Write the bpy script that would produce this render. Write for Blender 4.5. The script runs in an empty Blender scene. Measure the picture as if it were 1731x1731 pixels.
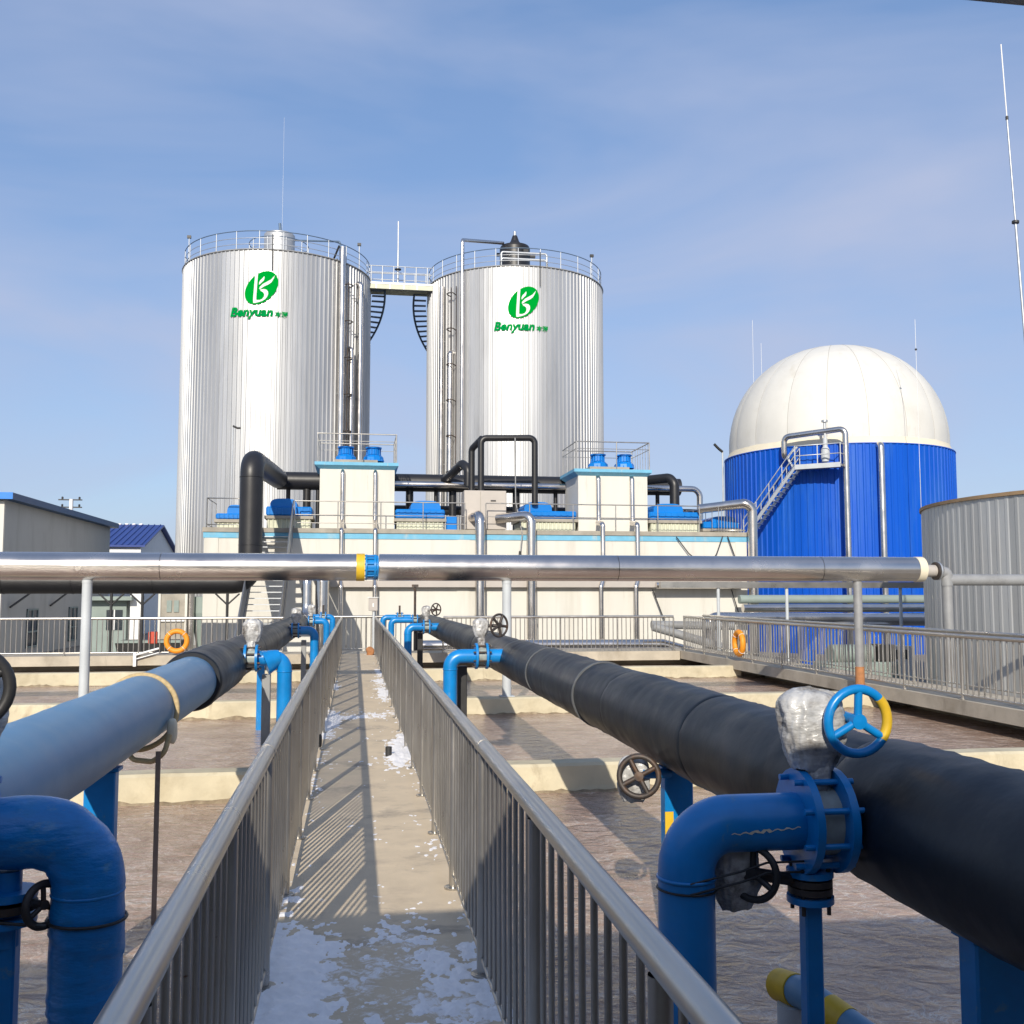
import bpy, math, random
from mathutils import Vector, Matrix, noise
random.seed(7)
R = math.radians
S = bpy.context.scene
COL = S.collection

# ------------------------------------------------------------------ camera, world, sun, exposure
cd = bpy.data.cameras.new('camera'); cam = bpy.data.objects.new('camera', cd); COL.objects.link(cam)
cam.location = (0, 0, 1.75)
cam.rotation_euler = (R(90 + 4.624), 0, R(-8.848))
cd.sensor_width = 36.0; cd.lens = 36.0 * 1700 / 1731
cd.clip_start = 0.02; cd.clip_end = 6000
S.camera = cam
SUN_EL, SUN_AZ = R(26.8), R(194.1)          # azimuth measured clockwise from +Y
W = bpy.data.worlds.new('World'); S.world = W; W.use_nodes = True
wn, wl = W.node_tree.nodes, W.node_tree.links
wn.clear()
sky = wn.new('ShaderNodeTexSky'); sky.sky_type = 'NISHITA'; sky.sun_disc = False
sky.sun_elevation = SUN_EL; sky.sun_rotation = SUN_AZ
sky.air_density = 1.0; sky.dust_density = 0.9; sky.ozone_density = 2.5
bg = wn.new('ShaderNodeBackground'); bg.inputs[1].default_value = 0.15
wo = wn.new('ShaderNodeOutputWorld')
# thin high cloud, mixed into the sky by direction
tc = wn.new('ShaderNodeTexCoord')
mp = wn.new('ShaderNodeMapping'); mp.inputs['Scale'].default_value = (1.0, 1.0, 3.2); mp.inputs['Rotation'].default_value = (0.25, 0.35, 0.4); mp.inputs['Location'].default_value = (0.0, 0.0, 0.0)
n1 = wn.new('ShaderNodeTexNoise'); n1.inputs['Scale'].default_value = 1.7; n1.inputs['Detail'].default_value = 5; n1.inputs['Roughness'].default_value = 0.5
n1.inputs['Distortion'].default_value = 0.5
rp = wn.new('ShaderNodeValToRGB'); rp.color_ramp.elements[0].position = 0.38; rp.color_ramp.elements[1].position = 0.70
rp.color_ramp.elements[0].color = (0.0, 0.0, 0.0, 1); rp.color_ramp.elements[1].color = (0.85, 0.85, 0.85, 1)
mixc = wn.new('ShaderNodeMix'); mixc.data_type = 'RGBA'
mixc.inputs[7].default_value = (2.4, 2.7, 3.65, 1)
veil = wn.new('ShaderNodeMix'); veil.data_type = 'RGBA'; veil.inputs[0].default_value = 0.60; veil.inputs[7].default_value = (0.88, 1.45, 2.75, 1)   # thin even veil of high haze
wl.new(tc.outputs['Generated'], mp.inputs[0]); wl.new(mp.outputs[0], n1.inputs[0]); wl.new(n1.outputs[0], rp.inputs[0])
wl.new(rp.outputs[0], mixc.inputs[0]); wl.new(sky.outputs[0], veil.inputs[6]); wl.new(veil.outputs[2], mixc.inputs[6]); wl.new(mixc.outputs[2], bg.inputs[0]); wl.new(bg.outputs[0], wo.inputs[0])
sd = bpy.data.lights.new('sun', 'SUN'); sun = bpy.data.objects.new('sun', sd); COL.objects.link(sun)
sd.energy = 3.7; sd.angle = R(0.55); sd.color = (1.0, 0.92, 0.79)
ldir = Vector((-math.sin(SUN_AZ) * math.cos(SUN_EL), -math.cos(SUN_AZ) * math.cos(SUN_EL), -math.sin(SUN_EL)))
sun.rotation_euler = ldir.to_track_quat('-Z', 'Y').to_euler(); sun.location = (-20, -60, 40)
S.view_settings.view_transform = 'Standard'; S.view_settings.look = 'None'
S.view_settings.gamma = 1.0; S.view_settings.use_curve_mapping = False; S.view_settings.exposure = 0.45

# ------------------------------------------------------------------ materials
def lin(r, g, b):
    f = lambda c: (c / 255 / 12.92) if c / 255 <= 0.04045 else ((c / 255 + 0.055) / 1.055) ** 2.4
    return (f(r), f(g), f(b))
def mat(name, col, rough=0.6, metal=0.0, var=0.12, vs=2.0, col2=None, c2s=1.0, c2lo=0.5, c2hi=0.7, bump=0.0, bs=30.0, bd=0.01,
        spec=0.5, objvar=0.0, stretch=(1, 1, 1), trans=0.0, alpha=1.0, coat=0.0, rvar=0.0, bstretch=None, chip=None, chs=12.0, chlo=0.64, chhi=0.68, chst=(1, 1, 1)):
    m = bpy.data.materials.new(name); m.use_nodes = True
    N, L = m.node_tree.nodes, m.node_tree.links
    b = N['Principled BSDF']
    b.inputs['Roughness'].default_value = rough; b.inputs['Metallic'].default_value = metal
    b.inputs['Specular IOR Level'].default_value = spec
    b.inputs['Transmission Weight'].default_value = trans; b.inputs['Alpha'].default_value = alpha; b.inputs['Coat Weight'].default_value = coat
    g = N.new('ShaderNodeNewGeometry'); mpn = N.new('ShaderNodeMapping'); mpn.inputs['Scale'].default_value = stretch
    L.new(g.outputs['Position'], mpn.inputs[0]); P = mpn.outputs[0]
    nz = N.new('ShaderNodeTexNoise'); nz.inputs['Scale'].default_value = vs; nz.inputs['Detail'].default_value = 6; nz.inputs['Roughness'].default_value = 0.6
    L.new(P, nz.inputs[0])
    mr = N.new('ShaderNodeMapRange'); mr.inputs[1].default_value = 0.3; mr.inputs[2].default_value = 0.7
    mr.inputs[3].default_value = 1 - var; mr.inputs[4].default_value = 1 + var
    L.new(nz.outputs[0], mr.inputs[0])
    cc = N.new('ShaderNodeRGB'); cc.outputs[0].default_value = (*col, 1); cur = cc.outputs[0]
    if col2 is not None:
        n2 = N.new('ShaderNodeTexNoise'); n2.inputs['Scale'].default_value = c2s; n2.inputs['Detail'].default_value = 7; n2.inputs['Roughness'].default_value = 0.65
        L.new(P, n2.inputs[0])
        r2 = N.new('ShaderNodeMapRange'); r2.inputs[1].default_value = c2lo; r2.inputs[2].default_value = c2hi; L.new(n2.outputs[0], r2.inputs[0])
        mx = N.new('ShaderNodeMix'); mx.data_type = 'RGBA'; mx.inputs[7].default_value = (*col2, 1)
        L.new(r2.outputs[0], mx.inputs[0]); L.new(cur, mx.inputs[6]); cur = mx.outputs[2]
    if chip is not None:                                  # scattered chips, scuffs or rust specks
        mc = N.new('ShaderNodeMapping'); mc.inputs['Scale'].default_value = chst; mc.inputs['Location'].default_value = (7.1, 3.3, 1.9); L.new(g.outputs['Position'], mc.inputs[0])
        n4 = N.new('ShaderNodeTexNoise'); n4.inputs['Scale'].default_value = chs; n4.inputs['Detail'].default_value = 9; n4.inputs['Roughness'].default_value = 0.72; n4.inputs['Distortion'].default_value = 0.4; L.new(mc.outputs[0], n4.inputs[0])
        r4 = N.new('ShaderNodeMapRange'); r4.inputs[1].default_value = chlo; r4.inputs[2].default_value = chhi; L.new(n4.outputs[0], r4.inputs[0])
        m4 = N.new('ShaderNodeMix'); m4.data_type = 'RGBA'; m4.inputs[7].default_value = (*chip, 1); L.new(r4.outputs[0], m4.inputs[0]); L.new(cur, m4.inputs[6]); cur = m4.outputs[2]
    vm = N.new('ShaderNodeVectorMath'); vm.operation = 'SCALE'; L.new(cur, vm.inputs[0]); L.new(mr.outputs[0], vm.inputs['Scale']); cur = vm.outputs[0]
    if objvar:
        oi = N.new('ShaderNodeObjectInfo'); mo = N.new('ShaderNodeMapRange'); mo.inputs[3].default_value = 1 - objvar; mo.inputs[4].default_value = 1 + objvar
        L.new(oi.outputs['Random'], mo.inputs[0])
        v2 = N.new('ShaderNodeVectorMath'); v2.operation = 'SCALE'; L.new(cur, v2.inputs[0]); L.new(mo.outputs[0], v2.inputs['Scale']); cur = v2.outputs[0]
    L.new(cur, b.inputs['Base Color'])
    if rvar:
        r3 = N.new('ShaderNodeMapRange'); r3.inputs[1].default_value = 0.3; r3.inputs[2].default_value = 0.7
        r3.inputs[3].default_value = max(0.02, rough - rvar); r3.inputs[4].default_value = rough + rvar
        L.new(nz.outputs[0], r3.inputs[0]); L.new(r3.outputs[0], b.inputs['Roughness'])
    if bump:
        bn = N.new('ShaderNodeTexNoise'); bn.inputs['Scale'].default_value = bs; bn.inputs['Detail'].default_value = 4
        if bstretch:
            m3 = N.new('ShaderNodeMapping'); m3.inputs['Scale'].default_value = bstretch; L.new(g.outputs['Position'], m3.inputs[0]); L.new(m3.outputs[0], bn.inputs[0])
        else:
            L.new(P, bn.inputs[0])
        bp = N.new('ShaderNodeBump'); bp.inputs['Strength'].default_value = bump; bp.inputs['Distance'].default_value = bd
        L.new(bn.outputs[0], bp.inputs['Height']); L.new(bp.outputs[0], b.inputs['Normal'])
    return m
M = {}
M['rail'] = mat('brushed_rail_steel', (0.46, 0.44, 0.405), 0.32, 0.88, 0.10, 2.5, rvar=0.06, chip=(0.22, 0.13, 0.07), chs=16, chlo=0.66, chhi=0.74)
M['clad'] = mat('aluminium_cladding', (0.475, 0.48, 0.485), 0.47, 0.64, 0.08, 0.55, stretch=(1, 1, 0.12), objvar=0.09, rvar=0.05, bump=0.15, bs=1.3, bd=0.02, bstretch=(1, 1, 0.15), col2=(0.38, 0.382, 0.385), c2s=0.9, c2lo=0.5, c2hi=0.75)
M['pipeclad'] = mat('stainless_pipe_jacket', (0.62, 0.585, 0.55), 0.24, 1.0, 0.10, 1.1, rvar=0.07, bump=0.18, bs=2.2, bd=0.012)
M['greyclad'] = mat('weathered_galvanised_sheet', (0.44, 0.45, 0.445), 0.5, 0.4, 0.18, 0.9, col2=(0.34, 0.335, 0.32), c2s=0.9, c2lo=0.45, c2hi=0.7, objvar=0.16, stretch=(1, 1, 0.25), rvar=0.1, bump=0.2, bs=1.5, bd=0.02)
M['greypaint'] = mat('grey_paint', (0.27, 0.275, 0.28), 0.5, 0.1, 0.08, 3, col2=(0.20, 0.20, 0.20), c2s=2)
M['palepaint'] = mat('pale_grey_paint', (0.46, 0.49, 0.51), 0.5, 0, 0.08, 2)
M['rust'] = mat('rusty_paint', (0.34, 0.15, 0.06), 0.8, 0, 0.25, 6)
M['black'] = mat('black_rubber_insulation', (0.006, 0.009, 0.014), 0.45, 0, 0.3, 1.6, spec=0.36, col2=(0.011, 0.014, 0.020), c2s=2.3, bump=0.40, bs=4.0, bd=0.016, rvar=0.08, chip=(0.018, 0.02, 0.024), chs=5, chlo=0.60, chhi=0.75, chst=(1, 0.5, 1))
M['blackpaint'] = mat('black_pipe_jacket', (0.014, 0.014, 0.016), 0.42, 0, 0.2, 2, bump=0.2, bs=3, bd=0.02)
M['tape'] = mat('grey_tape', (0.09, 0.095, 0.10), 0.4, 0, 0.2, 8)
M['ltblue'] = mat('light_blue_pvc_wrap', (0.095, 0.225, 0.375), 0.42, 0, 0.06, 2, bump=0.10, bs=5, bd=0.006, chip=(0.13, 0.25, 0.38), chs=3, chlo=0.52, chhi=0.75)
M['blue'] = mat('blue_enamel', (0.003, 0.19, 0.51), 0.32, 0, 0.16, 5, col2=(0.006, 0.20, 0.46), c2s=7, c2lo=0.55, c2hi=0.8, bump=0.12, bs=35, bd=0.003, chip=(0.10, 0.24, 0.36), chs=10, chlo=0.60, chhi=0.72)
M['bluewrap'] = mat('blue_tape_wrap', (0.003, 0.18, 0.49), 0.34, 0, 0.25, 4, col2=(0.010, 0.19, 0.42), c2s=9, c2lo=0.52, c2hi=0.75, bump=0.6, bs=14, bd=0.010, bstretch=(1, 1, 2.6), chip=(0.10, 0.26, 0.40), chs=7, chlo=0.58, chhi=0.74, chst=(1, 1, 2.5))
M['hood'] = mat('blue_fibreglass', (0.003, 0.17, 0.55), 0.4, 0, 0.08, 1.5, objvar=0.05, spec=0.3)
M['bluetank'] = mat('blue_steel_cladding', (0.0, 0.075, 0.46), 0.5, 0, 0.06, 0.6, stretch=(1, 1, 0.1), objvar=0.05, spec=0.25, chip=(0.02, 0.11, 0.44), chs=0.8, chlo=0.50, chhi=0.72, chst=(1, 1, 0.2))
M['bluesheet'] = mat('blue_roof_sheet', (0.012, 0.04, 0.22), 0.4, 0.0, 0.1, 1.0, objvar=0.08)
M['roof_shade'] = mat('blue_roof_shade_tone', (0.005, 0.06, 0.17), 0.5, 0, 0.06, 2)  # warehouse roof blue, with the shade of its side face put into the colour
M['roof_sunlit'] = mat('blue_roof_sunlit_tone', (0.01, 0.18, 0.60), 0.4, 0, 0.06, 2)  # same roof blue, brightened in the colour as its sunlit front
M['yellow'] = mat('yellow_paint', (0.62, 0.40, 0.02), 0.5, 0, 0.15, 8)
M['cream'] = mat('cream_render', (0.60, 0.585, 0.535), 0.85, 0, 0.05, 0.8, col2=(0.50, 0.48, 0.425), c2s=1.0, c2lo=0.52, c2hi=0.75, bump=0.15, bs=25, bd=0.01, stretch=(1.3, 1.3, 0.13), chip=(0.36, 0.33, 0.28), chs=2.2, chlo=0.62, chhi=0.78, chst=(1, 1, 0.10))
M['skyband'] = mat('pale_blue_band_paint', (0.14, 0.39, 0.56), 0.7, 0, 0.10, 2.5, col2=(0.30, 0.45, 0.52), c2s=1.3, c2lo=0.58, c2hi=0.75, chip=(0.45, 0.45, 0.40), chs=2.5, chlo=0.58, chhi=0.72, chst=(1, 1, 0.25))
M['concrete'] = mat('concrete', (0.42, 0.375, 0.30), 0.9, 0, 0.16, 1.6, col2=(0.30, 0.26, 0.20), c2s=1.1, c2lo=0.5, c2hi=0.72, bump=0.35, bs=45, bd=0.006, chip=(0.22, 0.19, 0.15), chs=2.0, chlo=0.58, chhi=0.75, chst=(1, 1, 0.3))
M['curb'] = mat('pale_concrete_wall', (0.52, 0.465, 0.335), 0.9, 0, 0.16, 1.4, col2=(0.36, 0.31, 0.21), c2s=1.7, c2lo=0.50, c2hi=0.75, bump=0.4, bs=18, bd=0.012, chip=(0.24, 0.19, 0.12), chs=1.6, chlo=0.58, chhi=0.76, chst=(1, 1, 0.4))
M['deck'] = mat('walkway_concrete', (0.60, 0.49, 0.345), 0.88, 0, 0.10, 3.0, col2=(0.43, 0.35, 0.26), c2s=2.3, c2lo=0.54, c2hi=0.78, bump=0.3, bs=60, bd=0.004, rvar=0.1, chip=(0.33, 0.28, 0.22), chs=1.1, chlo=0.55, chhi=0.66)
M['scum'] = mat('dried_scum', (0.22, 0.17, 0.11), 0.9, 0, 0.3, 9, col2=(0.36, 0.30, 0.21), c2s=5, bump=0.6, bs=40, bd=0.01)
M['slabgrey'] = mat('roof_slab_edge', (0.32, 0.295, 0.25), 0.9, 0, 0.2, 2.0, bump=0.3, bs=20, bd=0.01)
M['dome'] = mat('pvc_membrane', (0.60, 0.59, 0.55), 0.55, 0, 0.035, 0.9, objvar=0.012, col2=(0.53, 0.51, 0.46), c2s=0.5, c2lo=0.55, c2hi=0.8, chip=(0.46, 0.43, 0.36), chs=0.7, chlo=0.58, chhi=0.8, chst=(1, 1, 0.4))
M['domeskirt'] = mat('cream_membrane_skirt', (0.66, 0.60, 0.46), 0.6, 0, 0.06, 1.5)
M['seam'] = mat('membrane_seam', (0.36, 0.35, 0.32), 0.7)
M['snow'] = mat('snow', (0.86, 0.84, 0.83), 0.65, 0, 0.06, 12, bump=0.6, bs=60, bd=0.006)
M['wallgrey'] = mat('grey_panel_wall', (0.47, 0.46, 0.42), 0.7, 0, 0.04, 0.8, chip=(0.36, 0.35, 0.31), chs=0.8, chlo=0.5, chhi=0.75, chst=(1, 1, 0.2))
M['white'] = mat('white_paint', (0.74, 0.74, 0.73), 0.55, 0, 0.05, 2)
M['logowhite'] = mat('logo_white', (0.62, 0.66, 0.63), 0.6, 0, 0.02)
M['green'] = mat('logo_green', (0.0, 0.27, 0.028), 0.9, 0, 0.04, 3, spec=0.0)
M['greentext'] = mat('text_green', (0.0, 0.235, 0.050), 0.9, 0, 0.04, 3, spec=0.0)
M['dark'] = mat('dark_metal', (0.035, 0.035, 0.036), 0.5, 0.3, 0.2, 5)
M['iron'] = mat('worn_dark_iron', (0.06, 0.05, 0.045), 0.55, 0.4, 0.3, 14, col2=(0.12, 0.06, 0.03), c2s=9)
M['galv'] = mat('galvanised_steel', (0.48, 0.50, 0.52), 0.45, 0.7, 0.10, 2)
M['step'] = mat('blue_grey_steel', (0.10, 0.15, 0.22), 0.5, 0.3, 0.1, 2)
M['glass'] = mat('window_glass', (0.03, 0.04, 0.05), 0.08, 0.0, 0.05, 2, spec=0.8)
M['orange'] = mat('orange_life_ring', (0.72, 0.26, 0.012), 0.55, 0, 0.10, 8)
M['red'] = mat('red_paint', (0.45, 0.06, 0.03), 0.6, 0, 0.15, 5)
M['rubberbody'] = mat('valve_seat_rubber', (0.30, 0.34, 0.32), 0.35, 0, 0.2, 12)
M['rope'] = mat('tan_rope', (0.45, 0.34, 0.18), 0.9, 0, 0.2, 40, bump=0.5, bs=120, bd=0.004)
M['strap'] = mat('brown_strap', (0.22, 0.165, 0.13), 0.8, 0, 0.15, 20)
M['palesheet'] = mat('pale_green_corrugated', (0.55, 0.56, 0.44), 0.6, 0, 0.10, 2)
M['box'] = mat('beige_metal_box', (0.42, 0.385, 0.35), 0.5, 0.1, 0.05, 1.5)
M['brown'] = mat('brown_edge_board', (0.30, 0.20, 0.11), 0.8, 0, 0.2, 2)
M['greengrey'] = mat('green_grey_paint', (0.22, 0.27, 0.25), 0.6, 0, 0.1, 1.5)
M['ground'] = mat('packed_ground', (0.24, 0.215, 0.18), 0.95, 0, 0.2, 0.25, col2=(0.55, 0.56, 0.58), c2s=0.12, c2lo=0.6, c2hi=0.7, bump=0.4, bs=3, bd=0.05)
M['ceil'] = mat('canopy_grey', (0.5, 0.485, 0.46), 0.8, 0, 0.08, 2)

def frost(m):                                    # powdery frost dusted over the shaded near end of the slab
    N, L = m.node_tree.nodes, m.node_tree.links; b = N['Principled BSDF']; src = b.inputs['Base Color'].links[0].from_socket
    g = N.new('ShaderNodeNewGeometry'); sp = N.new('ShaderNodeSeparateXYZ'); L.new(g.outputs['Position'], sp.inputs[0])
    reach = N.new('ShaderNodeMapRange'); reach.inputs[1].default_value = 6.1; reach.inputs[2].default_value = 4.9; reach.inputs[3].default_value = -0.16; reach.inputs[4].default_value = 0.05; L.new(sp.outputs[1], reach.inputs[0])
    a = N.new('ShaderNodeTexNoise'); a.inputs['Scale'].default_value = 13; a.inputs['Detail'].default_value = 10; a.inputs['Roughness'].default_value = 0.78; a.inputs['Distortion'].default_value = 1.2; L.new(g.outputs['Position'], a.inputs[0])
    c = N.new('ShaderNodeTexNoise'); c.inputs['Scale'].default_value = 2.6; c.inputs['Detail'].default_value = 3; L.new(g.outputs['Position'], c.inputs[0])
    m1 = N.new('ShaderNodeMath'); m1.operation = 'MULTIPLY_ADD'; m1.inputs[1].default_value = 0.5; L.new(c.outputs[0], m1.inputs[0]); L.new(a.outputs[0], m1.inputs[2])
    m2 = N.new('ShaderNodeMath'); m2.operation = 'ADD'; L.new(m1.outputs[0], m2.inputs[0]); L.new(reach.outputs[0], m2.inputs[1])
    r = N.new('ShaderNodeMapRange'); r.inputs[1].default_value = 0.79; r.inputs[2].default_value = 0.90; r.inputs[4].default_value = 0.85; L.new(m2.outputs[0], r.inputs[0])
    x = N.new('ShaderNodeMix'); x.data_type = 'RGBA'; x.inputs[7].default_value = (0.84, 0.83, 0.83, 1); L.new(r.outputs[0], x.inputs[0]); L.new(src, x.inputs[6]); L.new(x.outputs[2], b.inputs['Base Color'])
frost(M['deck'])
def wrapmat():                                   # crumpled clear film round the valve gear
    m = mat('crumpled_plastic_film', (0.44, 0.44, 0.435), 0.24, 0, 0.25, 18, col2=(0.12, 0.105, 0.09), c2s=8, c2lo=0.46, c2hi=0.68, bump=0.6, bs=38, bd=0.010, spec=0.6, bstretch=(0.7, 0.7, 1.9))
    return m
M['film'] = wrapmat()

def watermat():
    m = bpy.data.materials.new('sludge_water'); m.use_nodes = True
    N, L = m.node_tree.nodes, m.node_tree.links; b = N['Principled BSDF']
    g = N.new('ShaderNodeNewGeometry')
    mp = N.new('ShaderNodeMapping'); mp.inputs['Scale'].default_value = (1.0, 1.25, 1); mp.inputs['Rotation'].default_value = (0, 0, 0.5); L.new(g.outputs['Position'], mp.inputs[0])
    w = N.new('ShaderNodeTexNoise'); w.inputs['Scale'].default_value = 1.3; w.inputs['Detail'].default_value = 5; w.inputs['Distortion'].default_value = 1.2; L.new(mp.outputs[0], w.inputs[0])
    f = N.new('ShaderNodeTexNoise'); f.inputs['Scale'].default_value = 3.2; f.inputs['Detail'].default_value = 8; f.inputs['Roughness'].default_value = 0.62; f.inputs['Distortion'].default_value = 1.6
    L.new(mp.outputs[0], f.inputs[0])
    # foam lines: ridges where the noise crosses its mid value
    sb = N.new('ShaderNodeMath'); sb.operation = 'SUBTRACT'; sb.inputs[1].default_value = 0.5; L.new(f.outputs[0], sb.inputs[0])
    ab = N.new('ShaderNodeMath'); ab.operation = 'ABSOLUTE'; L.new(sb.outputs[0], ab.inputs[0])
    rg = N.new('ShaderNodeMapRange'); rg.inputs[1].default_value = 0.0; rg.inputs[2].default_value = 0.028; rg.inputs[3].default_value = 1; rg.inputs[4].default_value = 0; L.new(ab.outputs[0], rg.inputs[0])
    gate = N.new('ShaderNodeMapRange'); gate.inputs[1].default_value = 0.36; gate.inputs[2].default_value = 0.60; L.new(w.outputs[0], gate.inputs[0])
    fm = N.new('ShaderNodeMath'); fm.operation = 'MULTIPLY'; L.new(rg.outputs[0], fm.inputs[0]); L.new(gate.outputs[0], fm.inputs[1])
    f2 = N.new('ShaderNodeTexNoise'); f2.inputs['Scale'].default_value = 8.5; f2.inputs['Detail'].default_value = 7; f2.inputs['Roughness'].default_value = 0.66; f2.inputs['Distortion'].default_value = 2.2; L.new(mp.outputs[0], f2.inputs[0])
    s2 = N.new('ShaderNodeMath'); s2.operation = 'SUBTRACT'; s2.inputs[1].default_value = 0.52; L.new(f2.outputs[0], s2.inputs[0]); a2 = N.new('ShaderNodeMath'); a2.operation = 'ABSOLUTE'; L.new(s2.outputs[0], a2.inputs[0])
    g2 = N.new('ShaderNodeMapRange'); g2.inputs[1].default_value = 0.0; g2.inputs[2].default_value = 0.03; g2.inputs[3].default_value = 0.5; g2.inputs[4].default_value = 0; L.new(a2.outputs[0], g2.inputs[0])
    mxx = N.new('ShaderNodeMath'); mxx.operation = 'MAXIMUM'; L.new(fm.outputs[0], mxx.inputs[0]); L.new(g2.outputs[0], mxx.inputs[1]); fm = mxx
    c = N.new('ShaderNodeValToRGB'); c.color_ramp.elements[0].color = (0.245, 0.155, 0.112, 1); c.color_ramp.elements[1].color = (0.42, 0.295, 0.22, 1)
    c.color_ramp.elements[0].position = 0.3; c.color_ramp.elements[1].position = 0.7; L.new(w.outputs[0], c.inputs[0])
    mx = N.new('ShaderNodeMix'); mx.data_type = 'RGBA'; mx.inputs[7].default_value = (0.60, 0.55, 0.49, 1)
    ml = N.new('ShaderNodeMath'); ml.operation = 'MULTIPLY'; ml.inputs[1].default_value = 0.85; L.new(fm.outputs[0], ml.inputs[0])
    L.new(ml.outputs[0], mx.inputs[0]); L.new(c.outputs[0], mx.inputs[6]); L.new(mx.outputs[2], b.inputs['Base Color'])
    b.inputs['Roughness'].default_value = 0.2; b.inputs['Specular IOR Level'].default_value = 0.38
    rp2 = N.new('ShaderNodeTexNoise'); rp2.inputs['Scale'].default_value = 4.8; rp2.inputs['Detail'].default_value = 6; rp2.inputs['Distortion'].default_value = 0.8; L.new(mp.outputs[0], rp2.inputs[0])
    ad = N.new('ShaderNodeMath'); ad.operation = 'ADD'; L.new(rp2.outputs[0], ad.inputs[0])
    m2 = N.new('ShaderNodeMath'); m2.operation = 'MULTIPLY'; m2.inputs[1].default_value = 0.35; L.new(f.outputs[0], m2.inputs[0]); L.new(m2.outputs[0], ad.inputs[1])
    bp = N.new('ShaderNodeBump'); bp.inputs['Strength'].default_value = 0.75; bp.inputs['Distance'].default_value = 0.07; L.new(ad.outputs[0], bp.inputs['Height']); L.new(bp.outputs[0], b.inputs['Normal'])
    return m
M['water'] = watermat()

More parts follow.
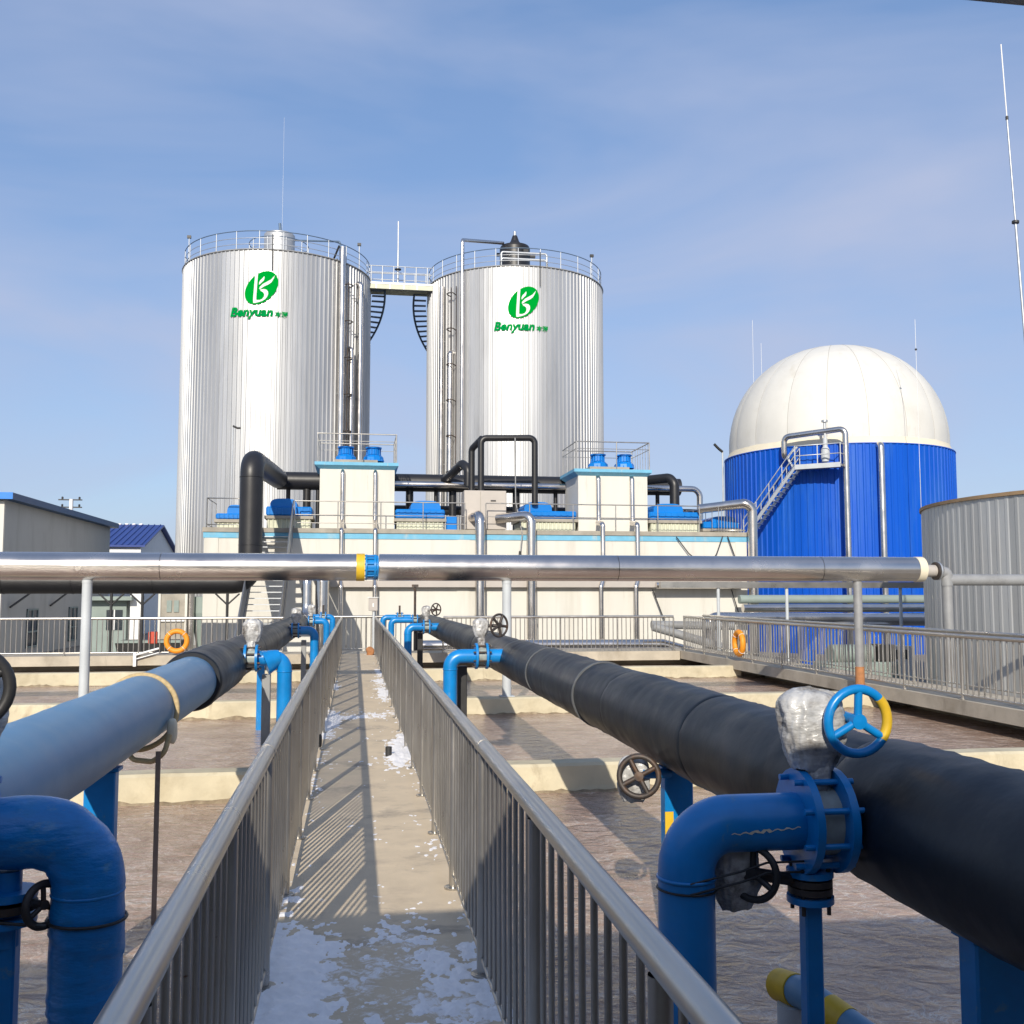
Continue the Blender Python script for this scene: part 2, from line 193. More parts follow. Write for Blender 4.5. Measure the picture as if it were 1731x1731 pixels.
# ------------------------------------------------------------------ mesh helpers
def fillet(pts, rad, n=6):
    P = [Vector(p) for p in pts]
    if rad <= 0 or len(P) < 3: return P
    out = [P[0]]
    for i in range(1, len(P) - 1):
        a, b, c = P[i - 1], P[i], P[i + 1]
        u = (a - b).normalized(); v = (c - b).normalized()
        ang = u.angle(v)
        if ang > math.pi - 0.02: out.append(b); continue
        t = min(rad / math.tan(ang / 2), (a - b).length * 0.49, (c - b).length * 0.49)
        r = t * math.tan(ang / 2)
        ctr = b + (u + v).normalized() * (r / math.sin(ang / 2))
        s = b + u * t - ctr; e = b + v * t - ctr
        tot = s.angle(e); ax = s.cross(e).normalized()
        for k in range(n + 1): out.append(ctr + Matrix.Rotation(tot * k / n, 3, ax) @ s)
    out.append(P[-1]); return out
class MB:
    def __init__(s): s.v = []; s.f = []; s.sm = []
    def add(s, vs, fs, smooth=False):
        o = len(s.v); s.v.extend([tuple(v) for v in vs]); s.f.extend([tuple(i + o for i in f) for f in fs]); s.sm.extend([smooth] * len(fs)); return s
    def box(s, x0, x1, y0, y1, z0, z1, c=0.0):
        if c <= 0:
            vs = [(x, y, z) for z in (z0, z1) for x, y in ((x0, y0), (x1, y0), (x1, y1), (x0, y1))]
            return s.add(vs, [(0, 3, 2, 1), (4, 5, 6, 7), (0, 1, 5, 4), (1, 2, 6, 5), (2, 3, 7, 6), (3, 0, 4, 7)])
        def ring(z, i): return [(x0 + i, y0 + c, z), (x0 + c, y0 + i, z), (x1 - c, y0 + i, z), (x1 - i, y0 + c, z), (x1 - i, y1 - c, z), (x1 - c, y1 - i, z), (x0 + c, y1 - i, z), (x0 + i, y1 - c, z)]
        vs = ring(z0, c) + ring(z0 + c, 0) + ring(z1 - c, 0) + ring(z1, c)
        fs = [tuple(range(7, -1, -1)), tuple(range(24, 32))]
        for k in range(3):
            for i in range(8): j = (i + 1) % 8; fs.append((k * 8 + i, k * 8 + j, k * 8 + 8 + j, k * 8 + 8 + i))
        return s.add(vs, fs)
    def tube(s, pts, r, seg=12, bend=0.0, n=6, caps=True, rf=None, step=None, smooth=True):
        P = fillet(pts, bend, n)
        if step:
            Q = [P[0]]
            for a, b in zip(P, P[1:]):
                k = max(1, int((b - a).length / step))
                for i in range(1, k + 1): Q.append(a.lerp(b, i / k))
            P = Q
        t0 = (P[1] - P[0]).normalized(); up = Vector((0, 0, 1)) if abs(t0.z) < 0.9 else Vector((0, 1, 0))
        u = t0.cross(up).normalized(); rings = []; L = 0.0; prev = t0
        for i, p in enumerate(P):
            t = (P[min(i + 1, len(P) - 1)] - P[max(i - 1, 0)]).normalized()
            q = prev.rotation_difference(t); u = (q @ u); u = (u - t * u.dot(t)).normalized(); prev = t
            w = t.cross(u)
            if i: L += (P[i] - P[i - 1]).length
            ring = []
            for k in range(seg):
                a = 2 * math.pi * k / seg; rr = rf(L, a, p) if rf else r
                ring.append(p + (u * math.cos(a) + w * math.sin(a)) * rr)
            rings.append(ring)
        vs = [v for rg in rings for v in rg]; fs = []
        for i in range(len(rings) - 1):
            for k in range(seg):
                j = (k + 1) % seg; fs.append((i * seg + k, (i + 1) * seg + k, (i + 1) * seg + j, i * seg + j))
        s.add(vs, fs, smooth)
        if caps: s.add(rings[0], [tuple(range(seg))]); s.add(rings[-1], [tuple(range(seg - 1, -1, -1))])
        return s
    def lathe(s, prof, o=(0, 0, 0), ax=(0, 0, 1), seg=24, smooth=True, sharp=True):
        o = Vector(o); ax = Vector(ax).normalized(); up = Vector((0, 0, 1)) if abs(ax.z) < 0.9 else Vector((1, 0, 0))
        u = ax.cross(up).normalized(); w = ax.cross(u)
        pt = lambda r, z, k: o + ax * z + (u * math.cos(2 * math.pi * k / seg) + w * math.sin(2 * math.pi * k / seg)) * r
        if sharp:
            for (r0, z0), (r1, z1) in zip(prof, prof[1:]):
                vs = [pt(r0, z0, k) for k in range(seg)] + [pt(r1, z1, k) for k in range(seg)]
                s.add(vs, [(k, (k + 1) % seg, seg + (k + 1) % seg, seg + k)[::-1] for k in range(seg)], smooth)
        else:
            vs = [pt(r, z, k) for r, z in prof for k in range(seg)]
            s.add(vs, [(i * seg + k, i * seg + (k + 1) % seg, (i + 1) * seg + (k + 1) % seg, (i + 1) * seg + k)[::-1] for i in range(len(prof) - 1) for k in range(seg)], smooth)
        return s
    def ring(s, o, ax, Rr, r, seg=32, ms=8):
        o = Vector(o); ax = Vector(ax).normalized(); up = Vector((0, 0, 1)) if abs(ax.z) < 0.9 else Vector((1, 0, 0))
        u = ax.cross(up).normalized(); w = ax.cross(u); vs = []
        for k in range(seg):
            d = u * math.cos(2 * math.pi * k / seg) + w * math.sin(2 * math.pi * k / seg)
            for j in range(ms): a = 2 * math.pi * j / ms; vs.append(o + d * (Rr + r * math.cos(a)) + ax * (r * math.sin(a)))
        fs = [(k * ms + j, k * ms + (j + 1) % ms, ((k + 1) % seg) * ms + (j + 1) % ms, ((k + 1) % seg) * ms + j) for k in range(seg) for j in range(ms)]
        return s.add(vs, fs, True)
    def prism(s, poly, fn0, fn1):
        n = len(poly); vs = [fn0(*p) for p in poly] + [fn1(*p) for p in poly]
        return s.add(vs, [tuple(range(n - 1, -1, -1)), tuple(range(n, 2 * n))] + [(i, (i + 1) % n, n + (i + 1) % n, n + i) for i in range(n)])
    def crumple(s, c, rad, seed=0, nu=64, nv=30):
        """plastic bag gathered at its neck, with folds"""
        c = Vector(c); rn = random.Random(seed); vs = []; sv = seed * 5.7
        for j in range(nv + 1):
            t = j / nv; z = -rad[2] * 1.15 + 2.2 * rad[2] * t
            w = (0.62 + 0.38 * min(1, t / 0.35) ** 0.8) if t < 0.35 else 1.0
            w *= math.sqrt(max(0.0, 1 - max(0, (t - 0.72) / 0.28) ** 2.6)) if t > 0.72 else 1
            for i in range(nu):
                a = 2 * math.pi * i / nu; ca, sa = math.cos(a), math.sin(a)
                f1 = noise.noise((ca * 2.2 + sv, sa * 2.2, z * 9 / (rad[2] * 8))); f2 = 1 - 2 * abs(noise.noise((ca * 4.5, sa * 4.5 + sv, t * 3.4))); f3 = 1 - 2 * abs(noise.noise((ca * 7 + sv, sa * 7, t * 13)))
                k = w * (0.90 + 0.16 * f1 + 0.085 * f2 + 0.05 * f3)
                x, y = math.copysign(abs(ca) ** 0.75, ca), math.copysign(abs(sa) ** 0.75, sa)
                vs.append(c + Vector((x * rad[0] * k, y * rad[1] * k, z + 0.10 * rad[2] * noise.noise((ca * 1.5, sa * 1.5 + sv, t * 2)))))
        return s.add(vs, [(j * nu + i, j * nu + (i + 1) % nu, (j + 1) * nu + (i + 1) % nu, (j + 1) * nu + i) for j in range(nv) for i in range(nu)], True)
    def blob(s, c, rad, seed=0, amp=0.18, fr=7.0, nu=28, nv=20):
        c = Vector(c); vs = []; sv = Vector((seed * 3.1, seed * 1.7, seed * 0.9))
        for j in range(nv + 1):
            th = math.pi * j / nv
            for i in range(nu):
                ph = 2 * math.pi * i / nu; d = Vector((math.sin(th) * math.cos(ph), math.sin(th) * math.sin(ph), math.cos(th)))
                d2 = Vector([math.copysign(abs(x) ** 0.7, x) for x in d])
                p = Vector((d2.x * rad[0], d2.y * rad[1], d2.z * rad[2]))
                k = 1 + amp * noise.noise((p * fr) + sv) + amp * 0.6 * abs(noise.noise((p * fr * 2.7) + sv)) - amp * 0.2
                vs.append(c + p * k)
        fs = [(j * nu + i, j * nu + (i + 1) % nu, (j + 1) * nu + (i + 1) % nu, (j + 1) * nu + i)[::-1] for j in range(nv) for i in range(nu)]
        return s.add(vs, fs, True)
def mesh_of(mb, name, off=(0, 0, 0)):
    me = bpy.data.meshes.new(name)
    me.from_pydata([(v[0] - off[0], v[1] - off[1], v[2] - off[2]) for v in mb.v], [], mb.f)
    me.polygons.foreach_set('use_smooth', mb.sm); me.update(); return me
def wloc(o):
    l = Vector((0, 0, 0))
    while o is not None: l += o.location; o = o.parent
    return l
def part(name, mb, m, parent, label=None, kind=None, at=None):
    """one mesh object; the vertices of mb are world coordinates"""
    off = Vector(at) if at is not None else wloc(parent) if parent else Vector((0, 0, 0))
    me = mesh_of(mb, name, off); me.materials.append(M[m])
    o = bpy.data.objects.new(name, me); COL.objects.link(o)
    if parent is not None: o.parent = parent; o.location = off - wloc(parent)
    else: o.location = off
    if label: o['label'] = label
    if kind: o['kind'] = kind
    return o
def inst(name, me, loc, parent, rotz=0.0):
    """another piece sharing mesh data; loc in world coordinates"""
    o = bpy.data.objects.new(name, me); COL.objects.link(o)
    o.parent = parent; o.location = Vector(loc) - (wloc(parent) if parent else Vector((0, 0, 0))); o.rotation_euler = (0, 0, rotz); return o
def thing(name, label, cat, loc, group=None):
    o = bpy.data.objects.new(name, None); COL.objects.link(o); o.location = loc; o.empty_display_size = 0.2
    o['label'] = label; o['category'] = cat
    if group: o['group'] = group
    return o
def tag(o, label, cat, group=None):
    o['label'] = label; o['category'] = cat
    if group: o['group'] = group
    return o
def struct(name, mb, m, label=None, at=(0, 0, 0)):
    o = part(name, mb, m, None, at=at); o['kind'] = 'structure'
    if label: o['label'] = label
    return o
def unit(mb, name, m):
    me = mesh_of(mb, name); me.materials.append(M[m]); return me

# ------------------------------------------------------------------ the setting
GZ = -1.3
struct('ground', MB().add([(-2500, -2500, GZ), (2500, -2500, GZ), (2500, 2500, GZ), (-2500, 2500, GZ)], [(0, 1, 2, 3)]), 'ground', 'packed earth and snow ground between the plant buildings')
struct('water', MB().add([(-16, -3, -0.46), (11.2, -3, -0.46), (11.2, 30.6, -0.46), (-16, 30.6, -0.46)], [(0, 1, 2, 3)]), 'water', 'brown foaming water in the treatment basin')
struct('walkway', MB().box(-0.47, 0.69, -3.0, 29.88, -0.26, 0.0), 'deck', 'narrow concrete walkway leading to the white building')
struct('cross_walkway', MB().box(-16, 9.86, 29.90, 31.2, -0.28, -0.004), 'concrete', 'concrete walkway across the far end of the basin')
struct('side_walkway', MB().box(9.88, 11.15, -3.0, 31.2, -0.24, -0.004), 'concrete', 'concrete walkway along the right side of the basin')
for (y0, lab) in ((4.05, 'pale concrete divider wall nearest the camera'), (11.22, 'pale concrete divider wall under the wrapped valves'), (18.45, 'pale concrete divider wall carrying the silver cross pipe posts'), (25.55, 'pale concrete divider wall closest to the far railing')):
    if y0 < 5: continue
    mb = MB()
    xs = [-16 + i * 0.3 for i in range(88)]; vs = []
    for x in xs:
        j = 0.012 * noise.noise((x * 1.3, y0, 0)); k = 0.012 * noise.noise((x * 1.1, y0, 5)); q = 0.03 * noise.noise((x * 2.1, y0, 9))
        for (yy, zz) in ((y0 + j, -1.2), (y0 + j + q * 0.6, -0.47), (y0 + j, -0.40), (y0 + j, -0.18 + k), (y0 + 0.03 + j, -0.15 + k), (y0 + 0.30, -0.15 + k), (y0 + 0.33, -0.18), (y0 + 0.33, -1.2)): vs.append((x, yy, zz))
    fs = [(i * 8 + a, (i + 1) * 8 + a, (i + 1) * 8 + a + 1, i * 8 + a + 1) for i in range(len(xs) - 1) for a in range(7)]
    mb.add(vs, fs)
    o = part('basin_divider_wall', mb, 'curb', None, at=(0, y0, -1.2)); tag(o, lab, 'wall', 'basin divider walls')
    sc = MB(); sv_ = []
    for i in range(330):
        x = -15.9 + i * 0.082; w_ = 0.035 + 0.075 * max(0, noise.fractal(Vector((x * 2.3, y0, 4)), 0.8, 2, 4) + 0.3); z_ = -0.452 + 0.05 * max(0, noise.fractal(Vector((x * 3.1, y0, 9)), 0.8, 2, 4) + 0.35)
        sv_ += [(x, y0 - w_, -0.463), (x, y0 - w_ * 0.6, -0.45), (x, y0 - 0.015, z_), (x, y0 + 0.06, z_ - 0.003)]
    part('scum_line', sc.add(sv_, [(4 * i + k, 4 * i + 4 + k, 4 * i + 5 + k, 4 * i + 1 + k) for i in range(329) for k in range(3)], True), 'scum', o)
tag(part('basin_edge_wall', MB().box(-16, 11.2, 30.6, 30.95, GZ, -0.285), 'concrete', None, at=(0, 30.7, GZ)), 'concrete basin wall below the far walkway', 'wall')
tag(part('basin_edge_wall', MB().box(10.75, 11.1, -3, 30.55, GZ, -0.245), 'concrete', None, at=(11, 14, GZ)), 'concrete basin wall below the right-hand walkway', 'wall')
tag(part('basin_edge_wall', MB().box(-16.3, -16.0, -3, 31.0, GZ, -0.1), 'concrete', None, at=(-16, 14, GZ)), 'concrete basin wall at the far left side', 'wall')

# snow lying on the walkway: thin sheets with real thickness
def snow():
    mb = MB(); dx, dy = 0.009, 0.011; x0, x1, y0, y1 = -0.46, 0.68, 2.2, 31.0
    nx = int((x1 - x0) / dx); idx = {}
    def h(x, y):
        n = noise.fractal(Vector((x * 3.2, y * 1.9, 3.3)), 0.9, 2.1, 5)
        f = noise.fractal(Vector((x * 15, y * 11, 8.1)), 0.75, 2.1, 5)
        el = max(0.0, 1 - abs(x + 0.40) / 0.22); er = max(0.0, 1 - abs(x - 0.64) / 0.16)
        near = max(0.0, min(1.0, (6.0 - y) / 0.9))
        b = -0.42
        b += near * (0.47 * max(0, min(1, (0.02 - x) / 0.20)) + 0.42 * max(0, 1 - abs(x - 0.40) / 0.22) * max(0, min(1, (5.6 - y) / 0.6)) + 0.1)
        b += el * (0.40 if y < 13.5 else 0.22) * (0.65 + 0.7 * noise.noise(Vector((2.0, y * 0.9, 1.0)))) * (1 if y < 20 else 0.4)
        b += er * (0.40 if y < 5.2 else 0.10)
        for (px, py, sx, sy, a) in ((-0.30, 14.3, 0.16, 1.1, 0.75), (0.30, 14.9, 0.22, 0.22, 0.55), (0.05, 14.6, 0.3, 0.18, 0.5), (0.46, 11.2, 0.13, 0.9, 0.8), (0.58, 11.9, 0.10, 1.2, 0.5),
                                    (0.52, 18.3, 0.13, 1.6, 0.75), (0.55, 22.5, 0.12, 1.3, 0.6), (0.50, 20.5, 0.15, 0.5, 0.55), (-0.36, 19.5, 0.10, 1.0, 0.55)):
            b += a * math.exp(-((x - px) / sx) ** 2 - ((y - py) / sy) ** 2)
        return 0.020 * (b + 0.28 * n + (0.40 if x < 0.05 else 0.50) * f)
    ys = []; y = y0
    while y < y1: ys.append(y); y += dy * (1 if y < 6.5 else 2.2 if y < 10 else 4 if y < 16 else 7)
    H = [[h(x0 + i * dx, y) for i in range(nx + 1)] for y in ys]
    def vid(i, j):
        if (i, j) not in idx: idx[(i, j)] = len(mb.v); mb.v.append((x0 + i * dx, ys[j], max(-0.003, min(H[j][i] * 1.6 + 0.002, 0.03))))
        return idx[(i, j)]
    for j in range(len(ys) - 1):
        for i in range(nx):
            if max(H[j][i], H[j][i + 1], H[j + 1][i], H[j + 1][i + 1]) > 0:
                mb.f.append((vid(i, j), vid(i + 1, j), vid(i + 1, j + 1), vid(i, j + 1))); mb.sm.append(True)
    o = part('snow', mb, 'snow', None); o['kind'] = 'stuff'; o['label'] = 'thin trodden snow patches on the walkway'
snow()

# ------------------------------------------------------------------ railings
def railing(label, a, b, bay, nb, h=1.04, rt=0.034, rp=0.026, rb=0.0125, bottom=0.08, group=None, m='rail', zb=0.0, lower=None, first=0.0):
    a = Vector(a); b = Vector(b); d = (b - a); L = d.length; d.normalize()
    t = thing('railing', label, 'railing', a, group)
    part('top_rail', MB().tube([a + Vector((0, 0, h)), b + Vector((0, 0, h))], rt, 14), m, t)
    part('bottom_rail', MB().tube([a + Vector((0, 0, bottom)), b + Vector((0, 0, bottom))], rb * 1.2, 8), m, t)
    if lower: part('middle_rail', MB().tube([a + Vector((0, 0, lower)), b + Vector((0, 0, lower))], rb * 1.2, 8), m, t)
    pm = unit(MB().tube([(0, 0, zb), (0, 0, h - rt)], rp, 10, caps=False), 'post', m)
    fm = unit(MB().lathe([(rp, 0.014), (rp * 2.1, 0.012), (rp * 2.1, 0.0)], seg=14), 'foot_flange', m)
    bm = unit(MB().tube([(0, 0, bottom), (0, 0, h - rt + 0.01)], rb, 6, caps=False), 'baluster', m)
    n = max(1, round(L / bay)); s = L / n
    jm = unit(MB().tube([(0, -0.05, 0), (0, 0.05, 0)], rt * 1.05, 14), 'rail_sleeve', m)
    for k in range(3, n, 4):
        o = inst('rail_sleeve', jm, a + d * (s * k) + Vector((0, 0, h)), t, math.atan2(d.y, d.x) - math.pi / 2)
    for i in range(n + 1):
        p = a + d * (s * i); o = inst('post', pm, p, t); inst('foot_flange', fm, p, o)
        if i < n and nb:
            for k in range(1, nb + 1): inst('baluster', bm, a + d * (s * (i + k / (nb + 1))), t)
    return t
railing('steel railing on the left of the narrow walkway', (-0.38, 0.58, 0), (-0.38, 29.7, 0), 1.42, 9, rb=0.0098)
railing('steel railing on the right of the narrow walkway', (0.60, 0.58, 0), (0.60, 29.7, 0), 1.42, 9, rb=0.0098)
railing('pale railing of the far walkway, left of the stairs, with an orange ring', (-16, 30.0, 0), (-2.05, 30.0, 0), 1.99, 13, rt=0.04, rb=0.014)
railing('railing of the far walkway between the black pipe and the side walkway', (2.6, 30.0, 0), (9.7, 30.0, 0), 1.78, 12, rt=0.04, rb=0.014)
railing('short railing closing the far end of the narrow walkway', (-1.0, 31.1, 0), (1.7, 31.1, 0), 1.35, 8, rt=0.04, rb=0.014)
railing('basin-side railing of the right-hand walkway', (9.97, 1.2, 0), (9.97, 29.8, 0), 1.79, 11, rt=0.036, rb=0.016, zb=-0.12)
railing('outer railing of the right-hand walkway, beside the grey tank', (11.05, 1.2, 0), (11.05, 31.1, 0), 1.76, 8, rt=0.036, rb=0.012)

# ------------------------------------------------------------------ silver pipe crossing above the walkway
CPY, CPZ, CPR = 18.62, 2.225, 0.245
t = thing('cross_pipe', 'large silver pipe crossing high over the walkway, with yellow and blue collar', 'pipe', (0, CPY, CPZ))
def dent(L, a, p): return CPR * (1 + 0.006 * noise.noise((p.x * 0.9, a, 0)) + 0.004 * noise.noise((p.x * 3, a * 2, 4)))
for x0, x1 in ((-14, -7.9), (-7.89, -3.4), (-3.39, 0.03), (0.43, 4.9), (4.91, 9.0), (9.01, 11.05)):
    part('jacket_section', MB().tube([(x0, CPY, CPZ), (x1, CPY, CPZ)], CPR, 40, rf=dent, step=0.25), 'pipeclad', t)
part('yellow_band', MB().lathe([(0.2, 0), (0.251, 0.0), (0.251, 0.15), (0.2, 0.15)], (0.02, CPY, CPZ), (1, 0, 0), 40), 'yellow', t)
c = part('pipe_coupling', MB().lathe([(0.19, 0), (0.235, 0.0), (0.235, 0.03), (0.2, 0.035), (0.2, 0.15), (0.235, 0.155), (0.235, 0.19), (0.215, 0.20), (0.215, 0.235), (0.19, 0.235)], (0.185, CPY, CPZ), (1, 0, 0), 40), 'blue', t)
for k in range(12):
    a = 2 * math.pi * (k + 0.5) / 12; y, z = CPY + 0.222 * math.cos(a), CPZ + 0.222 * math.sin(a)
    part('coupling_bolt', MB().tube([(0.17, y, z), (0.395, y, z)], 0.013, 6), 'blue', c)
part('end_band', MB().lathe([(0.1, 0), (0.252, 0.0), (0.252, 0.16), (0.1, 0.165)], (11.02, CPY, CPZ), (1, 0, 0), 40), 'domeskirt', t)
e = part('end_stub', MB().tube([(11.15, CPY, CPZ - 0.02), (11.55, CPY, CPZ - 0.03)], 0.12, 20), 'box', t)
part('stub_flange', MB().lathe([(0.1, 0), (0.18, 0), (0.18, 0.035), (0.1, 0.035)], (11.46, CPY, CPZ - 0.03), (1, 0, 0), 20), 'iron', e)
part('stub_flange', MB().lathe([(0.1, 0), (0.18, 0), (0.18, 0.035), (0.1, 0.035)], (11.51, CPY, CPZ - 0.03), (1, 0, 0), 20), 'galv', e)
for x, zb, r, lab in ((-4.64, -0.46, 0.085, 'pale grey post under the silver cross pipe, left of the walkway'), (2.80, -0.15, 0.085, 'pale grey post under the silver cross pipe, right of the walkway')):
    t = thing('pipe_post', lab, 'post', (x, CPY, zb), 'posts of the silver cross pipe')
    part('shaft', MB().tube([(x, CPY, zb), (x, CPY, CPZ - 0.27)], r, 18), 'palepaint', t)
    part('saddle', MB().lathe([(0.0, 0), (r * 1.06, 0), (r * 1.06, 0.06), (0, 0.06)], (x, CPY, CPZ - 0.295), seg=18), 'palepaint', t)
    part('foot_plate', MB().box(x - 0.13, x + 0.13, CPY - 0.13, CPY + 0.13, zb, zb + 0.015), 'palepaint', t)
t = thing('pipe_post', 'grey post with rusty foot under the silver cross pipe, on the side walkway', 'post', (10.02 - 0.1, CPY, -0.15), 'posts of the silver cross pipe')
part('shaft', MB().tube([(9.80, CPY, -0.15), (9.80, CPY, CPZ - 0.24)], 0.085, 18), 'greypaint', t)
part('rusty_foot', MB().tube([(9.80, CPY, -0.15), (9.80, CPY, 0.32)], 0.088, 18), 'rust', t, label='rust-brown lower end of the post')
t = thing('side_pipe', 'thin grey pipe with a post, running right from the silver cross pipe', 'pipe', (11.75, CPY, 0))
part('post_pipe', MB().tube([(11.72, CPY, GZ), (11.72, CPY, 2.05)], 0.10, 16), 'greypaint', t)
part('horizontal_pipe', MB().tube([(11.72, CPY, 2.02), (22.0, CPY, 2.02)], 0.115, 18), 'greypaint', t)
part('joint', MB().tube([(11.6, CPY, 2.18), (11.72, CPY, 2.16), (11.72, CPY, 1.9)], 0.115, 16, bend=0.1), 'greypaint', t)

# ------------------------------------------------------------------ header pipes with drops and valves
def wrinkle(r, seed, m):
    def f(L, a, p):
        d_ = noise.noise((p.y * 5.5 + 0.8 * math.cos(a), math.sin(a) * 1.6, seed)); k = 1 + 0.020 * noise.noise((p.y * 1.7, math.cos(a), math.sin(a) + seed)) + 0.012 * noise.noise((p.y * 7, math.cos(a) * 1.5, math.sin(a) * 1.5 + seed)) + 0.022 * max(0, 0.12 - abs(d_)) / 0.12 * (1 if m != 'ltblue' else 0)
        return r * k
    return f
def header(label, X, Z, sections, name='header_pipe'):
    t = thing(name, label, 'pipe', (X, sections[0][0], Z))
    for i, (y0, y1, r, m, lb) in enumerate(sections):
        L = y1 - y0; e = min(0.05, L * 0.1)
        base = wrinkle(r, i * 7.3 + X, m)
        def rf(l, a, p, base=base, L=L, r=r):
            k = base(l, a, p); q = min(l, L - l)
            return k * (1.0 - (0.045 * max(0, 1 - q / 0.03) ** 2))
        pts = [(X, y0, Z), (X, y0 + 0.015, Z), (X, y0 + 0.03, Z), (X, y1 - 0.03, Z), (X, y1 - 0.015, Z), (X, y1, Z)]
        o = part('insulation_section', MB().tube(pts, r, 48, rf=rf, step=0.05 if y0 < 12 else 0.15), m, t, label=lb)
    return t
RX, RZ, LX, LZ = 2.0, 0.93, -1.5, 0.93
hr = header('black insulated header pipe right of the walkway', RX, RZ, [(-2.5, 1.6, 0.272, 'black', None), (1.58, 3.62, 0.272, 'black', None), (3.60, 5.35, 0.258, 'black', None), (5.33, 7.1, 0.262, 'black', None), (7.08, 9.6, 0.255, 'black', None),
     (9.58, 12.3, 0.25, 'black', None), (12.28, 15.4, 0.245, 'black', None), (15.38, 18.6, 0.25, 'black', None), (18.58, 22.1, 0.245, 'black', None), (22.08, 26.2, 0.245, 'black', None), (26.18, 29.2, 0.24, 'black', None)])
part('carrier_pipe', MB().tube([(RX, -2.4, RZ), (RX, 32.2, RZ), (RX, 32.2, -0.2)], 0.15, 24, bend=0.4), 'blackpaint', hr)
hl = header('header pipe left of the walkway, light blue wrap turning to black', LX, LZ, [(-2.5, 3.3, 0.235, 'ltblue', None), (3.29, 9.85, 0.232, 'ltblue', 'light blue wrapped length of the pipe'), (9.80, 12.1, 0.278, 'black', None), (12.08, 15.0, 0.25, 'black', None), (14.98, 17.7, 0.255, 'black', None), (17.68, 20.95, 0.25, 'black', None),
     (20.93, 25.0, 0.245, 'black', None), (24.98, 28.6, 0.245, 'black', None)])
part('carrier_pipe', MB().tube([(LX, -2.4, LZ), (LX, 29.4, LZ)], 0.15, 24), 'black', hl)
part('insulation_section', MB().tube([(LX, 28.7, LZ), (LX, 32.6, LZ), (LX, 32.6, 2.5), (LX, 37.6, 2.5)], 0.16, 24, bend=0.5), 'pipeclad', hl, label='silver riser at the far end of the pipe')
for (y, r) in ((8.0, 0.262), (10.3, 0.252), (14.6, 0.252)):
    part('tape_band', MB().lathe([(r * 0.9, 0), (r + 0.008, 0), (r + 0.008, 0.03), (r * 0.9, 0.03)], (RX, y, RZ), (0, 1, 0.05), 36), 'tape', hr)

